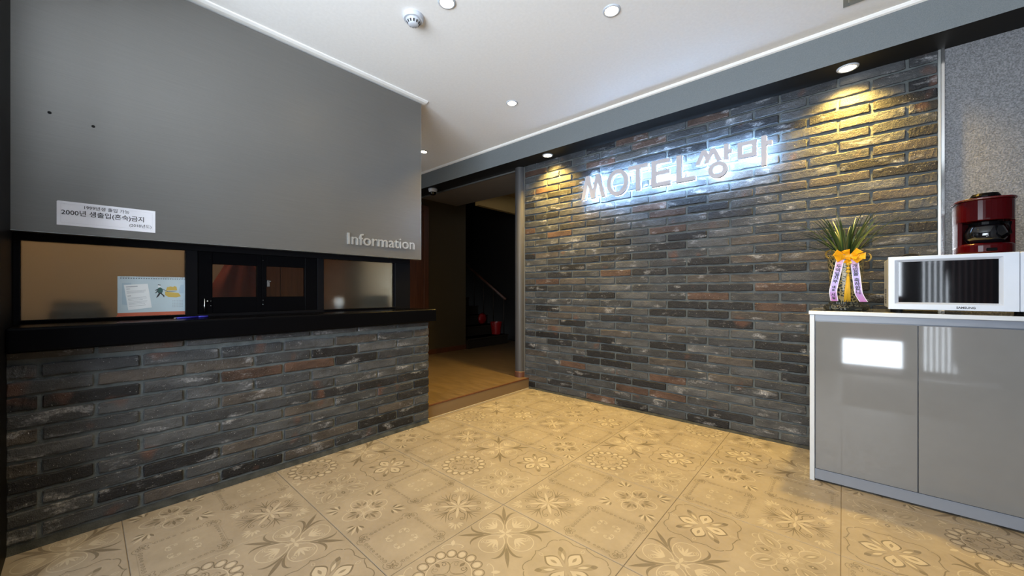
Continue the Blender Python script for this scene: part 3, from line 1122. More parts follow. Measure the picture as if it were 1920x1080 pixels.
ph = empty('telephone', (-2.80, -0.02, 0.866)); tag(ph, 'dark blurred telephone behind the lower left of the large frosted pane', 'telephone')
b = MB().box(-2.90, -2.74, -0.11, 0.08, 0.866, 0.93); b.build('base', 'booth_dark', ph, 0.01)
MB().tube([(-2.80, -0.10, 0.945), (-2.80, 0.06, 0.945)], [0.02, 0.02], 10).build('handset', 'booth_dark', ph, smooth=True)
cu = empty('cup', (-2.72, 1.20, 0.866)); tag(cu, 'small white cup standing behind the right frosted pane', 'cup')
MB().lathe([(0.0, 0.001), (0.028, 0.001), (0.036, 0.085), (0.033, 0.085), (0.026, 0.006), (0, 0.006)], (-2.70, 1.20, 0.866), 20).build('vessel', 'white_plastic', cu, smooth=True)
MB().lathe([(0.037, 0), (0.037, 0.008), (0.0, 0.012)], (-2.70, 1.20, 0.951), 20).build('lid', 'white_plastic', cu)
bx = empty('box', (-2.75, 1.50, 0.866)); tag(bx, 'dark box behind the right edge of the right frosted pane', 'box')
MB().box(-2.85, -2.69, 1.40, 1.58, 0.866, 0.96).build('body', 'booth_dark', bx, 0.004)
MB().box(-2.853, -2.687, 1.397, 1.583, 0.96, 0.975).build('lid', 'booth_dark', bx, 0.003)

# desk calendar standing in the rebate of the large pane
XC = XW - 0.0235
cal = empty('calendar', (XC, 0.227, 0.888)); tag(cal, 'pale blue spiral desk calendar with a red foot standing against the large frosted pane', 'calendar')
F = face_x(XC)
R4 = lambda u0, v0, u1, v1: [(u0, v0), (u1, v0), (u1, v1), (u0, v1)]
MB().prism(R4(0.104, 0.905, 0.349, 1.081), F, -0.002, 0.0).build('page', 'calendar_blue', cal)
MB().prism(R4(0.104, 0.888, 0.349, 0.905), F, -0.002, 0.0006).build('foot_band', 'calendar_red', cal)
b = MB()
for k in range(27):
    u = 0.113 + 0.0089 * k
    b.prism(R4(u, 1.070, u + 0.004, 1.0745), F, 0.0, 0.0003, 0)
b.build('punch_hole', 'ink', cal)
cal.children[-1]['kind'] = 'stuff'
b = MB()
for k in range(27):
    u = 0.115 + 0.0089 * k
    b.tube([(XC + 0.001 + 0.003 * sin(a), u, 1.0775 + 0.006 * cos(a)) for a in [2 * pi * q / 8 for q in range(9)]], 0.0006, 5)
b.build('spiral', 'white_plastic', cal)
cal.children[-1]['kind'] = 'stuff'
b = MB()
b.prism([(0.119, 0.945), (0.150, 0.940), (0.150, 1.050), (0.119, 1.050)], F, 0, 0.0003, 1)
b.prism([(0.140, 0.917), (0.223, 0.928), (0.208, 1.046), (0.125, 1.040)], F, 0.0003, 0.0008, 0)
b.build('note_sheet', ['calendar_white', 'calendar_haze'], cal)
b = MB()
for k, (a, w, h) in enumerate(((1.028, 0.040, 0.0035), (1.018, 0.012, 0.003), (1.008, 0.066, 0.0012), (1.003, 0.066, 0.0012), (0.998, 0.060, 0.0012), (0.984, 0.012, 0.003), (0.975, 0.064, 0.0012), (0.969, 0.066, 0.0012), (0.963, 0.050, 0.0012), (0.955, 0.066, 0.0012), (0.949, 0.062, 0.0012), (0.943, 0.056, 0.0012), (0.935, 0.058, 0.0012))):
    u = 0.132 + (1.03 - a) * 0.12
    b.prism([(u, a), (u + w, a + w * 0.10), (u + w, a + h + w * 0.10), (u, a + h)], F, 0.0008, 0.0010)
b.build('printed_line', 'pale_ink', cal)
cal.children[-1]['kind'] = 'stuff'
# little printed picture: a walker pulling a loaded cart
b = MB()
ell = lambda cu_, cv_, ru, rv, n=16: [(cu_ + ru * cos(2 * pi * k / n), cv_ + rv * sin(2 * pi * k / n)) for k in range(n)]
b.prism(ell(0.253, 1.012, 0.0105, 0.016), F, 0, 0.0006, 0)
b.prism(ell(0.250, 1.035, 0.005, 0.007), F, 0, 0.0006, 1)
b.prism([(0.244, 1.040), (0.256, 1.038), (0.256, 1.042), (0.246, 1.044)], F, 0, 0.0008, 2)
for q in ([(0.249, 1.002), (0.256, 1.000), (0.249, 0.985), (0.240, 0.975), (0.240, 0.981)], [(0.250, 1.002), (0.257, 1.003), (0.270, 0.986), (0.268, 0.977), (0.263, 0.987)],
          [(0.246, 1.022), (0.248, 1.018), (0.238, 1.012), (0.234, 1.014)], [(0.244, 1.014), (0.246, 1.010), (0.238, 0.999), (0.234, 0.999)]):
    b.prism(q, F, 0, 0.0007, 2)
b.prism([(0.262, 1.022), (0.282, 1.008), (0.312, 1.010), (0.312, 1.0085), (0.281, 1.0062), (0.261, 1.020)], F, 0.0008, 0.0010, 2)
b.prism([(0.272, 1.008), (0.324, 1.000), (0.333, 0.983), (0.315, 0.977), (0.285, 0.979), (0.272, 0.990)], F, 0, 0.0005, 3)
b.prism([(0.275, 1.012), (0.318, 1.014), (0.316, 1.032), (0.308, 1.036), (0.302, 1.031), (0.292, 1.034), (0.284, 1.030), (0.280, 1.031)], F, 0, 0.0006, 4)
b.prism([(0.326, 0.998), (0.344, 0.998), (0.344, 1.044), (0.332, 1.042), (0.326, 1.02)], F, 0, 0.0004, 5)
b.build('printed_picture', ['calendar_green', 'calendar_white', 'ink', 'calendar_gold', 'calendar_gold', 'calendar_haze'], cal)
b = MB()
for r in range(5):
    for c in range(7):
        b.prism(R4(0.300 + 0.0062 * c, 0.960 - 0.008 * r, 0.3035 + 0.0062 * c, 0.9625 - 0.008 * r), F, 0, 0.0003)
b.build('date_grid', 'pale_ink', cal); cal.children[-1]['kind'] = 'stuff'
b = MB().prism([(0.10, 0.888), (0.349, 0.888), (0.349, 0.893), (0.10, 0.893)], F, 0.0006, 0.004)
b.build('foot_lip', 'calendar_red', cal)

# paper notice on the grey panel
nt_ = empty('notice', (XP, 0.075, 1.293)); tag(nt_, 'white paper notice in black print stuck on the grey panel', 'notice')
F = face_x(XP)
MB().prism([(-0.078, 1.293), (0.227, 1.292), (0.227, 1.397), (-0.075, 1.396), (-0.078, 1.392)], F, 0.0004, 0.0014).build('sheet', 'paper', nt_)
b = MB()
b.strip(R4(-0.067, 1.304, 0.217, 1.386), R4(-0.0662, 1.3048, 0.2162, 1.3852), F, 0.0013, 0.0016)
b.build('border_line', 'paper_line', nt_)
F2 = face_x(XP + 0.0014)
text('lettering', '1999\ub144\uc0dd \ucd9c\uc785 \uac00\ub2a5', 0.0185, F2, -0.004, 1.371, 'ink', nt_, sx=0.96)
text('lettering', '2000\ub144 \uc0dd\ucd9c\uc785(\ud63c\uc219)\uae08\uc9c0', 0.0265, F2, -0.066, 1.340, 'ink', nt_, sx=0.94, bold=0.0003)
text('lettering', '(2018\ub144\ub3c4)', 0.0185, F2, 0.138, 1.312, 'ink', nt_, sx=0.92)

# chrome lettering on the panel
inf = empty('information_lettering', (XP, 1.43, 1.325)); tag(inf, 'raised chrome letters spelling Information low on the grey panel', 'lettering')
F = face_x(XP)
wtot = 0.0
probe, wtot = text('letter', 'Information', 0.1, F, 0, 0, 'chrome', inf)
bpy.data.objects.remove(probe)
adv = []
for k in range(1, 12):
    o, w_ = text('letter', 'Information'[:k], 0.1, F, 0, 0, 'chrome', inf)
    adv.append(w_); bpy.data.objects.remove(o)
kx = 0.531 / wtot
for k, ch in enumerate('Information'):
    o, w_ = text('letter', ch, 0.1, F, 0, 0, 'chrome', inf); bpy.data.objects.remove(o)
    u = 1.161 + (adv[k] - w_) * kx
    text('letter', ch, 0.113, F, u, 1.3255 + 0.006 * k / 10, 'letter_steel', inf, depth=0.012, sx=kx * 100 / 113, t0=0.0)

# ------------------------------------------------------------------ backlit sign
sg = empty('motel_sign', (-1.08, YS, 1.82)); tag(sg, 'backlit sign of pale letters reading MOTEL and two Korean syllables on brick', 'sign')
YF = 2.985
FS = face_y(YF)


def stroke(pts, w, closed=False):
    """outline polygons of a mitred polyline"""
    P = [Vector((a, c)) for a, c in pts]
    n = len(P); Lp, Rp = [], []
    for i in range(n):
        d0 = (P[i] - P[i - 1]).normalized() if i > 0 else (P[1] - P[0]).normalized()
        d1 = (P[i + 1] - P[i]).normalized() if i < n - 1 else d0
        n0 = Vector((-d0.y, d0.x)); n1 = Vector((-d1.y, d1.x))
        m = (n0 + n1).normalized()
        k = min(1.9, 1.0 / max(0.2, m.dot(n0)))
        Lp.append(P[i] + m * (w / 2 * k)); Rp.append(P[i] - m * (w / 2 * k))
    return [[tuple(Lp[i]), tuple(Lp[i + 1]), tuple(Rp[i + 1]), tuple(Rp[i])] for i in range(n - 1)]


def letter(polys, rings=(), name='letter'):
    b = MB(); led = MB()
    for k, p in enumerate(polys):
        b.prism(p, FS, 0.0, 0.030 + 0.0005 * k)
        led.prism(p, FS, -0.004, -0.0005)
    for o, i in rings:
        b.strip(o, i, FS, 0.0, 0.030)
        led.strip(o, i, FS, -0.004, -0.0005)
    ob = b.build(name, 'sign_face', sg)
    led.build('light_back', 'led', ob)
    return ob


ov = lambda cx_, cz_, rx, rz, n=48: [(cx_ + rx * cos(2 * pi * k / n), cz_ + rz * sin(2 * pi * k / n)) for k in range(n)]
bar = lambda x0, x1, z0, z1: [(x0, z0), (x1, z0), (x1, z1), (x0, z1)]
zb, zt = 1.826, 2.030
SW = 0.034
# M with splayed legs
Mx = [[(-1.768, zb), (-1.732, zb), (-1.689, zt), (-1.722, zt)], [(-1.722, zt), (-1.689, zt), (-1.634, zb), (-1.670, zb)],
      [(-1.670, zb), (-1.634, zb), (-1.588, zt), (-1.621, zt)], [(-1.621, zt), (-1.588, zt), (-1.533, zb), (-1.569, zb)]]
letter(Mx)
letter([], [(ov(-1.422, 1.921, 0.094, 0.110), ov(-1.422, 1.921, 0.060, 0.077))])
letter([bar(-1.325, -1.163, zt - 0.030, zt), bar(-1.262, -1.227, zb, zt - 0.030)])
letter([bar(-1.134, -1.098, zb, zt), bar(-1.098, -0.994, zt - 0.030, zt), bar(-1.098, -0.998, 1.914, 1.944), bar(-1.098, -0.990, zb, zb + 0.030)])
letter([bar(-0.944, -0.908, zb, zt), bar(-0.908, -0.813, zb, zb + 0.030)])
# first syllable: double sieut, short vowel bar with a nub, ring below
P5 = [[(-0.812, 1.930), (-0.780, 1.930), (-0.739, 2.026), (-0.768, 2.026)], [(-0.768, 2.026), (-0.739, 2.026), (-0.716, 1.965), (-0.738, 1.945)],
      [(-0.752, 1.930), (-0.722, 1.930), (-0.679, 2.026), (-0.708, 2.026)], [(-0.708, 2.026), (-0.679, 2.026), (-0.636, 1.930), (-0.668, 1.930)],
      bar(-0.624, -0.597, 1.928, 2.036), bar(-0.597, -0.576, 1.970, 1.996)]
letter(P5, [(ov(-0.664, 1.868, 0.061, 0.058), ov(-0.664, 1.868, 0.032, 0.031))], 'syllable')
# second syllable: square mieum and tall vowel bar
letter([bar(-0.405, -0.376, 1.836, 2.034), bar(-0.376, -0.346, 1.968, 1.996)], [(bar(-0.541, -0.430, 1.914, 2.022), bar(-0.514, -0.457, 1.940, 1.996))], 'syllable')
for x, z in ((-1.70, 1.99), (-1.60, 1.99), (-1.498, 1.93), (-1.346, 1.93), (-1.244, 1.90), (-1.116, 1.90), (-0.926, 1.90), (-0.61, 1.95), (-0.70, 2.00), (-0.39, 1.90), (-0.53, 1.95)):
    MB().tube([(x, YF + 0.004, z), (x, YS + 0.01, z)], 0.004, 6).build('stand_off', 'steel', sg)

# ------------------------------------------------------------------ downlights
def downlight(name, loc, r, label, group, energy, angle, blend=0.55, parent=None):
    t = empty(name, loc); tag(t, label, 'ceiling light', group)
    x, y, z = loc
    b = MB().lathe([(r * 0.80, 0.006), (r * 0.80, -0.003), (r * 0.86, -0.007), (r * 1.08, -0.005), (r * 1.12, 0.0)], (x, y, z), 32)
    b.build('trim_ring', 'white_plastic', t, smooth=True)
    b = MB().lathe([(0.0, 0.001), (r * 0.80, 0.001), (r * 0.80, 0.004), (0.0, 0.004)], (x, y, z - 0.004), 28)
    b.build('lens', 'lens', t)
    l = bpy.data.lights.new('lamp', 'SPOT'); l.energy = energy; l.color = (1.0, 0.64, 0.14)
    l.spot_size = radians(angle); l.spot_blend = blend; l.shadow_soft_size = 0.035
    o = bpy.data.objects.new('lamp', l); COL.objects.link(o); o.parent = t; o.location = (0, 0, -0.012)
    return t


CD = 'downlights in the white ceiling'
downlight('downlight', (-1.548, 1.246, ZC), 0.042, 'glowing ceiling downlight beside the white smoke detector', CD, 40, 112)
downlight('downlight', (-0.930, 1.866, ZC), 0.042, 'large glowing ceiling downlight right of centre at the top of the photo', CD, 118, 112)
downlight('downlight', (-1.988, 2.260, ZC), 0.042, 'glowing ceiling downlight nearest the end of the grey panel and the beam', CD, 118, 112)
downlight('downlight', (-3.40, 2.42, ZC), 0.042, 'small glowing ceiling downlight in the dim corridor behind the end of the grey panel', CD, 9, 118)
downlight('downlight', (-0.35, 1.05, ZC), 0.042, 'ceiling downlight above the tiled floor in front of the cabinet', CD, 118, 112)
BD_ = 'downlights under the grey beam'
downlight('beam_downlight', (0.022, 2.945, ZB), 0.046, 'glowing downlight under the beam above the potted orchid', BD_, 250, 125, 0.9)
downlight('beam_downlight', (-2.132, 2.945, ZB), 0.046, 'glowing downlight under the beam at the corridor end of the brick wall', BD_, 250, 125, 0.9)

# smoke detector
sm = empty('smoke_detector', (-1.766, 1.190, ZC)); tag(sm, 'round white smoke detector with a slotted nose on the ceiling', 'smoke detector')
c0 = (-1.766, 1.190, ZC)
MB().lathe([(0.0, -0.022), (0.050, -0.022), (0.056, -0.012), (0.056, 0.0)], c0, 36).build('base', 'white_plastic', sm, smooth=False)
MB().lathe([(0.0, -0.050), (0.020, -0.050), (0.026, -0.046), (0.038, -0.028), (0.040, -0.021)], c0, 36).build('nose', 'white_plastic', sm, smooth=True)
for k in range(12):
    a = 2 * pi * k / 12
    u = Vector((cos(a), sin(a), 0)); t = Vector((-sin(a), cos(a), 0)); p = Vector(c0)
    q = [p + u * 0.0285 + Vector((0, 0, -0.0445)) + t * 0.0035, p + u * 0.0285 + Vector((0, 0, -0.0445)) - t * 0.0035,
         p + u * 0.036 + Vector((0, 0, -0.0335)) - t * 0.0045, p + u * 0.036 + Vector((0, 0, -0.0335)) + t * 0.0045]
    d = (u + Vector((0, 0, -0.7))).normalized() * 0.001
    MB().add(q + [w + d for w in q], [(0, 1, 2, 3), (7, 6, 5, 4), (0, 4, 5, 1), (1, 5, 6, 2), (2, 6, 7, 3), (3, 7, 4, 0)]).build('slot', 'ink', sm)

# dome camera under the beam
dc = empty('security_camera', (-3.93, 2.94, ZB)); tag(dc, 'small dome security camera under the beam at the corridor mouth', 'camera')
c0 = (-3.93, 2.94, ZB)
MB().lathe([(0.0, 0.0), (0.055, 0.0), (0.058, -0.012), (0.050, -0.045), (0.044, -0.048)], c0, 28).build('housing', 'white_plastic', dc, smooth=True)
MB().lathe([(0.045, -0.046)] + [(0.045 * cos(a), -0.046 - 0.042 * sin(a)) for a in [pi / 2 * k / 8 for k in range(1, 9)]], c0, 28).build('dome', 'oven_dark', dc, smooth=True)

# service hatch in the ceiling
ht = empty('ceiling_hatch', (0.24, 2.42, ZC)); tag(ht, 'aluminium framed access hatch in the ceiling at the top right', 'hatch')
for (z0, o_, i_, nm) in ((0.006, 0.0, 0.020, 'outer_frame'), (0.009, 0.024, 0.040, 'inner_frame')):
    b = MB()
    b.strip(R4(0.002 + o_, 2.19 + o_, 0.472 - o_, 2.655 - o_), R4(0.002 + i_, 2.19 + i_, 0.472 - i_, 2.655 - i_), lambda u, v, t: (u, v, ZC - t), 0.0, z0)
    b.build(nm, 'aluminium', ht)
MB().box(0.042, 0.432, 2.23, 2.615, ZC - 0.005, ZC).build('panel', 'white_paint', ht)

# ------------------------------------------------------------------ cabinet
YD = 2.571
cb = empty('cabinet', (0.45, 2.8, 0)); tag(cb, 'low cabinet with glossy grey doors, white edges and a grey plinth', 'cabinet')
tb = MB().box(-0.137, 1.27, YD - 0.006, 3.035, 0.885, 0.905).build('top_board', ['white_edge', 'grey_gloss'], cb, 0.0015)
for p in tb.data.polygons:
    if p.normal.z > 0.9: p.material_index = 1
MB().box(-0.133, -0.1125, YD, 3.035, 0.0, 0.885).build('side_panel', 'white_edge', cb, 0.001)
MB().box(1.245, 1.266, YD, 3.035, 0.0, 0.885).build('side_panel', 'white_edge', cb, 0.001)
MB().box(-0.1125, 1.245, YD + 0.030, 3.035, 0.03, 0.885).build('carcass', 'grey_strip', cb)
MB().box(-0.1115, 1.244, YD + 0.012, YD + 0.032, 0.853, 0.884).build('grip_channel', 'grey_strip', cb)
MB().box(-0.1115, 1.244, YD + 0.008, YD + 0.030, 0.010, 0.064).build('plinth', 'grey_strip', cb)
for k, (x0, x1) in enumerate(((-0.109, 0.2635), (0.267, 0.672), (0.6755, 0.958), (0.9615, 1.243))):
    MB().box(x0, x1, YD + 0.004, YD + 0.023, 0.067, 0.848).build('door', 'grey_gloss', cb, 0.0012)

# ------------------------------------------------------------------ microwave
YM = 2.615
mw = empty('microwave', (0.42, 2.78, 0.905)); tag(mw, 'white microwave oven with a black window standing on the cabinet', 'microwave')
x0, x1, z0, z1 = 0.169, 0.662, 0.922, 1.177
MB().box(x0 + 0.004, x1 - 0.004, YM + 0.030, 2.93, z0 + 0.004, z1 - 0.004).build('body', 'white_plastic', mw, 0.004, seg=2)
# door with a bevelled frame round the window
xd = 0.563
o_ = [(x0, z0), (xd, z0), (xd, z1), (x0, z1)]
i1 = [(x0 + 0.022, z0 + 0.026), (xd - 0.042, z0 + 0.026), (xd - 0.042, z1 - 0.016), (x0 + 0.022, z1 - 0.016)]
i2 = [(x0 + 0.036, z0 + 0.034), (xd - 0.053, z0 + 0.034), (xd - 0.053, z1 - 0.026), (x0 + 0.036, z1 - 0.026)]
fr = MB(); P = lambda r, y: [(u, y, v) for u, v in r]
vs = P(o_, YM) + P(i1, YM) + P(i2, YM + 0.012) + P(o_, YM + 0.030) + P(i2, YM + 0.030)
fs = []
for i in range(4):
    j = (i + 1) % 4
    fs += [(i, j, 4 + j, 4 + i), (4 + i, 4 + j, 8 + j, 8 + i), (i, 12 + i, 12 + j, j), (8 + i, 8 + j, 16 + j, 16 + i), (12 + i, 16 + i, 16 + j, 12 + j)]
fr.add(vs, fs)
dr = fr.build('door', 'white_plastic', mw, 0.0008)
MB().box(i2[0][0], i2[1][0], YM + 0.012, YM + 0.018, i2[0][1], i2[2][1]).build('window_pane', 'oven_dark', dr)
text('lettering', 'SAMSUNG', 0.0125, face_y(YM), 0.3875, z0 + 0.0085, 'ink', dr, bold=0.0004, sx=0.98)
MB().box(xd + 0.002, x1, YM + 0.001, YM + 0.030, z0, z1).build('control_panel', 'white_plastic', mw, 0.002)
cp = mw.children[-1]
MB().box(xd + 0.02, x1 - 0.015, YM, YM + 0.002, z1 - 0.055, z1 - 0.02).build('display', 'oven_dark', cp)
for z in (1.07, 1.0):
    MB().lathe([(0.0, -0.014), (0.018, -0.014), (0.021, -0.002), (0.021, 0.001)], ((xd + x1) / 2, YM + 0.001, z), 24, axis='y').build('knob', 'white_plastic', cp, smooth=False)
for (x, y) in ((x0 + 0.04, YM + 0.06), (x1 - 0.04, YM + 0.06), (x0 + 0.04, 2.90), (x1 - 0.04, 2.90)):
    MB().lathe([(0.014, 0.0), (0.016, 0.021)], (x, y, 0.905), 14).build('foot', 'black_matt', mw)
b = MB()
for k in range(9):
    for r in range(2):
        b.box(x0 + 0.0030, x0 + 0.0045, 2.84 - 0.05 * r, 2.87 - 0.05 * r, 0.945 + 0.009 * k, 0.949 + 0.009 * k)
b.build('vent_slot', 'ink', mw); mw.children[-1]['kind'] = 'stuff'

# power cord behind the microwave
pts = []
for k in range(17):
    t = k / 16
    pts.append((0.20 + 0.18 * t, 3.030, 1.13 + 0.085 * sin(pi * (0.10 + 0.85 * t))))
pc = MB().tube(pts + [(0.40, 3.03, 1.05), (0.41, 3.02, 1.0)], 0.0035, 8).build('power_cord', 'black_matt', smooth=True)
tag(pc, 'thin black power cord looping on the brick behind the microwave', 'cord')

# ------------------------------------------------------------------ coffee maker on the microwave
cm = empty('coffee_maker', (0.50, 2.80, 1.177)); tag(cm, 'glossy dark red coffee maker with a glass jug standing on the microwave', 'coffee maker')
XK, YK, ZK = 0.500, 2.80, 1.1775


def dshape(hw, front, back, n=20, p=2.6):
    """plan outline: flat back, bulging front"""
    pts = []
    for k in range(n + 1):
        a = pi + pi * k / n
        c, s = cos(a), sin(a)
        pts.append((XK + hw * math.copysign(abs(c) ** (2 / p), c), YK + front * math.copysign(abs(s) ** (2 / p), s)))
    return pts + [(XK + hw, YK + back), (XK - hw, YK + back)]


fz = lambda u, v, t: (u, v, ZK + t)
b = MB().prism(dshape(0.086, 0.105, 0.09), fz, 0.0, 0.052)
b.build('base', 'red_plastic', cm, 0.012, seg=3)
b = MB()
bk = [(XK - 0.085, YK + 0.088), (XK + 0.085, YK + 0.088), (XK + 0.085, YK - 0.03), (XK + 0.070, YK - 0.03), (XK + 0.070, YK + 0.05), (XK - 0.070, YK + 0.05), (XK - 0.070, YK - 0.03), (XK - 0.085, YK - 0.03)]
b.prism(bk, fz, 0.04, 0.165)
b.build('water_tank', 'red_plastic', cm, 0.002)
b = MB().prism(dshape(0.086, 0.098, 0.09), fz, 0.155, 0.252)
b.build('filter_housing', 'red_plastic', cm, 0.004, seg=2)
b = MB().prism(dshape(0.0925, 0.103, 0.092), fz, 0.252, 0.260)
b.build('rim', 'dark_red', cm, 0.002)
b = MB().lathe([(0.047, 0.258), (0.047, 0.272), (0.040, 0.284), (0.0, 0.287)], (XK - 0.002, YK - 0.03, ZK), 32)
b.build('lid', 'black_gloss', cm, smooth=False)
jug = MB().lathe([(0.0, 0.054), (0.052, 0.054), (0.064, 0.075), (0.066, 0.10), (0.058, 0.128), (0.050, 0.140)], (XK, YK - 0.028, ZK), 32)
j = jug.build('jug', 'oven_dark', cm, smooth=True)
MB().lathe([(0.052, 0.138), (0.053, 0.150), (0.0, 0.154)], (XK, YK - 0.028, ZK), 32).build('jug_lid', 'black_gloss', j)
MB().tube([(XK + 0.035, YK - 0.085, ZK + 0.142), (XK + 0.052, YK - 0.115, ZK + 0.135), (XK + 0.052, YK - 0.118, ZK + 0.09), (XK + 0.038, YK - 0.085, ZK + 0.075)], 0.007, 8).build('jug_handle', 'black_gloss', j, smooth=True)
MB().box(XK - 0.012, XK + 0.020, YK - 0.107, YK - 0.100, ZK + 0.014, ZK + 0.028).build('switch', 'black_gloss', cm, 0.002)
MB().prism(R4(XK - 0.012, ZK + 0.165, XK + 0.004, ZK + 0.245), face_y(YK - 0.0955), 0.0, 0.003).build('front_rib', 'red_plastic', cm, 0.001)

# ------------------------------------------------------------------ potted orchid with ribbon
XO, YO, ZO = 0.012, 2.800, 0.905
po = empty('potted_orchid', (XO, YO, ZO)); tag(po, 'potted orchid with strap leaves, yellow bow and lilac ribbons on the cabinet', 'plant')
MB().lathe([(0.082, 0.0), (0.094, 0.004), (0.094, 0.018), (0.080, 0.030), (0.072, 0.034), (0.072, 0.044), (0.0, 0.046)], (XO, YO, ZO), 8).build('carved_stand', 'stand', po)
MB().lathe([(0.058, 0.046), (0.066, 0.10), (0.072, 0.20), (0.078, 0.285), (0.088, 0.292), (0.088, 0.304), (0.074, 0.304), (0.070, 0.27), (0.0, 0.268)], (XO, YO, ZO), 32).build('pot', 'gilt', po, smooth=False)
MB().lathe([(0.070, 0.270), (0.05, 0.278), (0.0, 0.282)], (XO, YO, ZO), 16).build('soil', 'soil', po)


def leaf(base, az, L, lean, droop, w, mat):
    vs, fs = [], []
    n = 12
    d = Vector((cos(az), sin(az), 0)); s = Vector((-sin(az), cos(az), 0))
    p = Vector(base); ang = lean
    for k in range(n + 1):
        t = k / n
        wd = w * (0.55 + 0.45 * min(1, t * 4)) * (1 - max(0, (t - 0.35) / 0.65) ** 1.6) + 0.0006
        up = Vector((0, 0, 1)) * sin(ang) * -1 + d * cos(ang)
        fold = (d * cos(ang) * 0 + Vector((-cos(az) * sin(pi / 2 - ang) * -0.0, 0, 0)))
        nrm = (d * -cos(ang) + Vector((0, 0, sin(ang)))).normalized() if False else Vector((-d.x * cos(ang), -d.y * cos(ang), sin(ang)))
        vs += [p - s * wd + nrm * wd * 0.45, p, p + s * wd + nrm * wd * 0.45]
        step = L / n
        p = p + d * (sin(ang) * step) + Vector((0, 0, cos(ang) * step))
        ang += droop / n * (0.4 + 1.2 * t)
    for k in range(n):
        a = 3 * k
        fs += [(a, a + 1, a + 4, a + 3), (a + 1, a + 2, a + 5, a + 4)]
    b = MB().add(vs, fs)
    return b.build('leaf', mat, po, smooth=True, fix=False)


rl = random.Random(5)
for k in range(52):
    az = 2 * pi * k / 52 * 5 + rl.uniform(-0.3, 0.3)
    r = rl.uniform(0.0, 0.035)
    lean = rl.uniform(0.05, 0.62)
    L = rl.uniform(0.19, 0.305) * (1.0 if lean < 0.5 else 1.1)
    leaf((XO + r * cos(az), YO + r * sin(az), ZO + 0.272), az, L, lean, rl.uniform(0.2, 0.9), rl.uniform(0.0045, 0.0075), 'leaf_pale' if k % 6 == 0 else 'leaf')
for (az, L, lean, dr_) in ((pi + 0.1, 0.30, 0.60, 0.9), (pi - 0.25, 0.32, 0.95, 0.9), (0.05, 0.27, 0.75, 0.7), (-0.35, 0.25, 0.5, 0.6), (pi + 0.35, 0.26, 0.75, 0.5)):
    leaf((XO, YO, ZO + 0.275), az, L, lean, dr_, 0.006, 'leaf')

# bow of looped yellow ribbon
YBW = YO - 0.085
bow = MB()
rbw = random.Random(3)
for k in range(12):
    ring_ = 0 if k < 7 else 1
    a = 2 * pi * (k / 7.0 if ring_ == 0 else (k - 7) / 5.0 + 0.11) + rbw.uniform(-0.12, 0.12)
    R_ = rbw.uniform(0.046, 0.060) if ring_ == 0 else rbw.uniform(0.026, 0.034)
    w = 0.019 if ring_ == 0 else 0.014
    dx, dz = cos(a) * 1.22, sin(a) * 0.72
    t = Vector((-sin(a), 0.25, cos(a))).normalized()
    lift = 0.026 if ring_ == 0 else 0.030
    y_in = 0.0 if ring_ == 0 else -0.020
    vs, fs = [], []
    for q in range(13):
        u = q / 12
        rr = R_ * (1 - (1 - 2 * u) ** 2) ** 0.75
        yy = y_in - lift * (0.5 - 0.5 * cos(2 * pi * min(1, u * 0.5 + 0.5 * u))) * (1 - u) * 1.6 + 0.006 * u
        c0 = Vector((XO + 0.014 + dx * rr, YBW + yy, ZO + 0.292 + dz * rr))
        ww = w * (0.30 + 0.70 * sin(pi * u))
        vs += [c0 - t * ww, c0 + Vector((0, 0.003 * sin(pi * u), 0)), c0 + t * ww]
    for q in range(12):
        fs += [(3 * q, 3 * q + 1, 3 * q + 4, 3 * q + 3), (3 * q + 1, 3 * q + 2, 3 * q + 5, 3 * q + 4)]
    bow.add(vs, fs, 0)
bw = bow.build('bow', 'yellow_ribbon', po, fix=False)
for (sx_, sz_) in ((-0.060, 0.02), (0.078, -0.005)):
    vs, fs = [], []
    for q in range(13):
        a = 2 * pi * q / 12
        for e in (-0.014, 0.014):
            vs.append((XO + sx_ + 0.022 * cos(a) + e * 0.3, YBW + 0.006 + e, ZO + 0.288 + sz_ + 0.024 * sin(a)))
    for q in range(12): fs.append((2 * q, 2 * q + 1, 2 * q + 3, 2 * q + 2))
    MB().add(vs, fs).build('sheer_loop', 'yellow_sheer', bw, fix=False)


def ribbon(x_top, x_mid, x_bot, z_bot, name_text, y_off):
    n = 14; hw = 0.0165
    def cx(t):
        return x_top + (x_mid - x_top) * min(1, t / 0.75) + (x_bot - x_mid) * max(0, (t - 0.75) / 0.25) ** 1.5
    yz = lambda t: YBW + 0.004 - 0.004 * sin(pi * t) + (0.012 if t > 0.8 else 0) * (t - 0.8) / 0.2
    ztop = ZO + 0.275
    b = MB(); e = MB()
    for bld, h0, h1, dy in ((b, -hw, hw, 0.0), (e, -hw, -hw + 0.003, -0.0006), (e, hw - 0.003, hw, -0.0006)):
        vs, fs = [], []
        for k in range(n + 1):
            t = k / n
            z = ztop + (z_bot - ztop) * t
            vs += [(cx(t) + h0, yz(t) + dy, z), (cx(t) + h1, yz(t) + dy, z)]
        for k in range(n): fs.append((2 * k, 2 * k + 1, 2 * k + 3, 2 * k + 2))
        bld.add(vs, fs)
    r_ = b.build('ribbon', 'lilac', po, fix=False)
    e.build('picot_edge', 'ribbon_edge', r_, fix=False)
    z = ztop - 0.032
    for ch, sz, stp in name_text:
        if ch != ' ':
            t = (ztop - z) / (ztop - z_bot)
            text('lettering', ch, sz, face_y(yz(t) - 0.0008), cx(t) - sz * 0.46, z - sz * 0.5, 'ink', r_, bold=0.0006, depth=0.0003)
        z -= stp


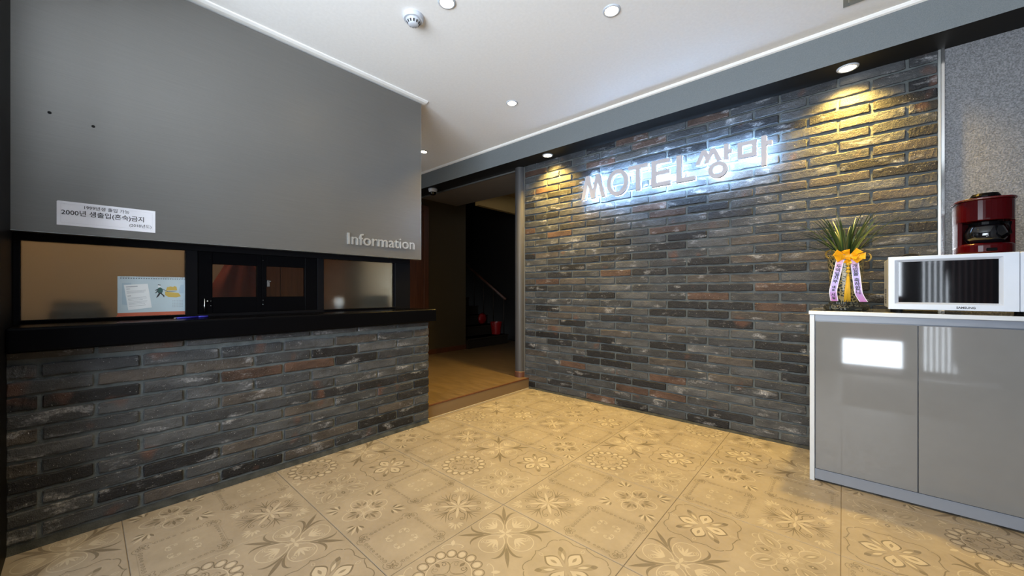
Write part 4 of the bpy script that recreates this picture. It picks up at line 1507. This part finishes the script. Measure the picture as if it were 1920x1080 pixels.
ribbon(-0.010, -0.040, -0.034, ZO + 0.050, [(c, 0.022, 0.0205) for c in '\ub450\uc5b5\uc77c\uc9c0\ubd80'] + [(' ', 0, 0.012)] + [(c, 0.016, 0.016) for c in '\ub300\ud45c'] + [(' ', 0, 0.008)] + [(c, 0.018, 0.018) for c in '\uc2dc\uc77c'], 0)
ribbon(0.046, 0.062, 0.084, ZO + 0.048, [(c, 0.023, 0.0215) for c in '\uac1c\uc5c5\uc744'] + [(' ', 0, 0.012)] + [(c, 0.023, 0.0215) for c in '\ucd95\ud558\ud569\ub2c8'], 0)
# tassel
ts = MB().tube([(XO + 0.010, YBW - 0.006, ZO + 0.275), (XO + 0.011, YBW - 0.008, ZO + 0.185)], 0.0022, 6)
for z, r in ((0.250, 0.010), (0.228, 0.008), (0.210, 0.009), (0.190, 0.006)):
    ts.lathe([(0.0, -r), (r * 0.8, -r * 0.6), (r, 0), (r * 0.8, r * 0.6), (0, r)], (XO + 0.0105, YBW - 0.008, ZO + z), 10)
tt = ts.build('tassel', 'tassel', po, smooth=True)
fg = MB()
for k in range(22):
    a = 2 * pi * k / 22
    fg.tube([(XO + 0.0105 + 0.004 * cos(a), YBW - 0.008 + 0.004 * sin(a), ZO + 0.184), (XO + 0.008 + 0.010 * cos(a), YBW - 0.008 + 0.007 * sin(a), ZO + 0.12), (XO + 0.006 + 0.013 * cos(a), YBW - 0.008 + 0.008 * sin(a), ZO + 0.052 + 0.006 * sin(k * 2.1))], 0.0018, 5)
f_ = fg.build('fringe', 'tassel', tt, smooth=True); f_['kind'] = 'stuff'

# pen on the ledge
pn = empty('pen', (-2.49, 0.357, 0.872)); tag(pn, 'blue ballpoint pen lying on the black ledge', 'pen')
pa, pb = Vector((-2.470, 0.290, 0.8765)), Vector((-2.520, 0.432, 0.8765))
at_ = lambda t: pa + (pb - pa) * t
MB().tube([at_(0.08), at_(0.70)], 0.0042, 10).build('barrel', 'pen_blue', pn, smooth=True)
MB().tube([at_(0.70), at_(0.99), at_(1.0)], [0.0046, 0.0046, 0.002], 10).build('cap', 'pen_blue', pn, smooth=True)
MB().tube([at_(0.0), at_(0.02), at_(0.08)], [0.0006, 0.0012, 0.0038], 10).build('tip', 'chrome', pn, smooth=True)
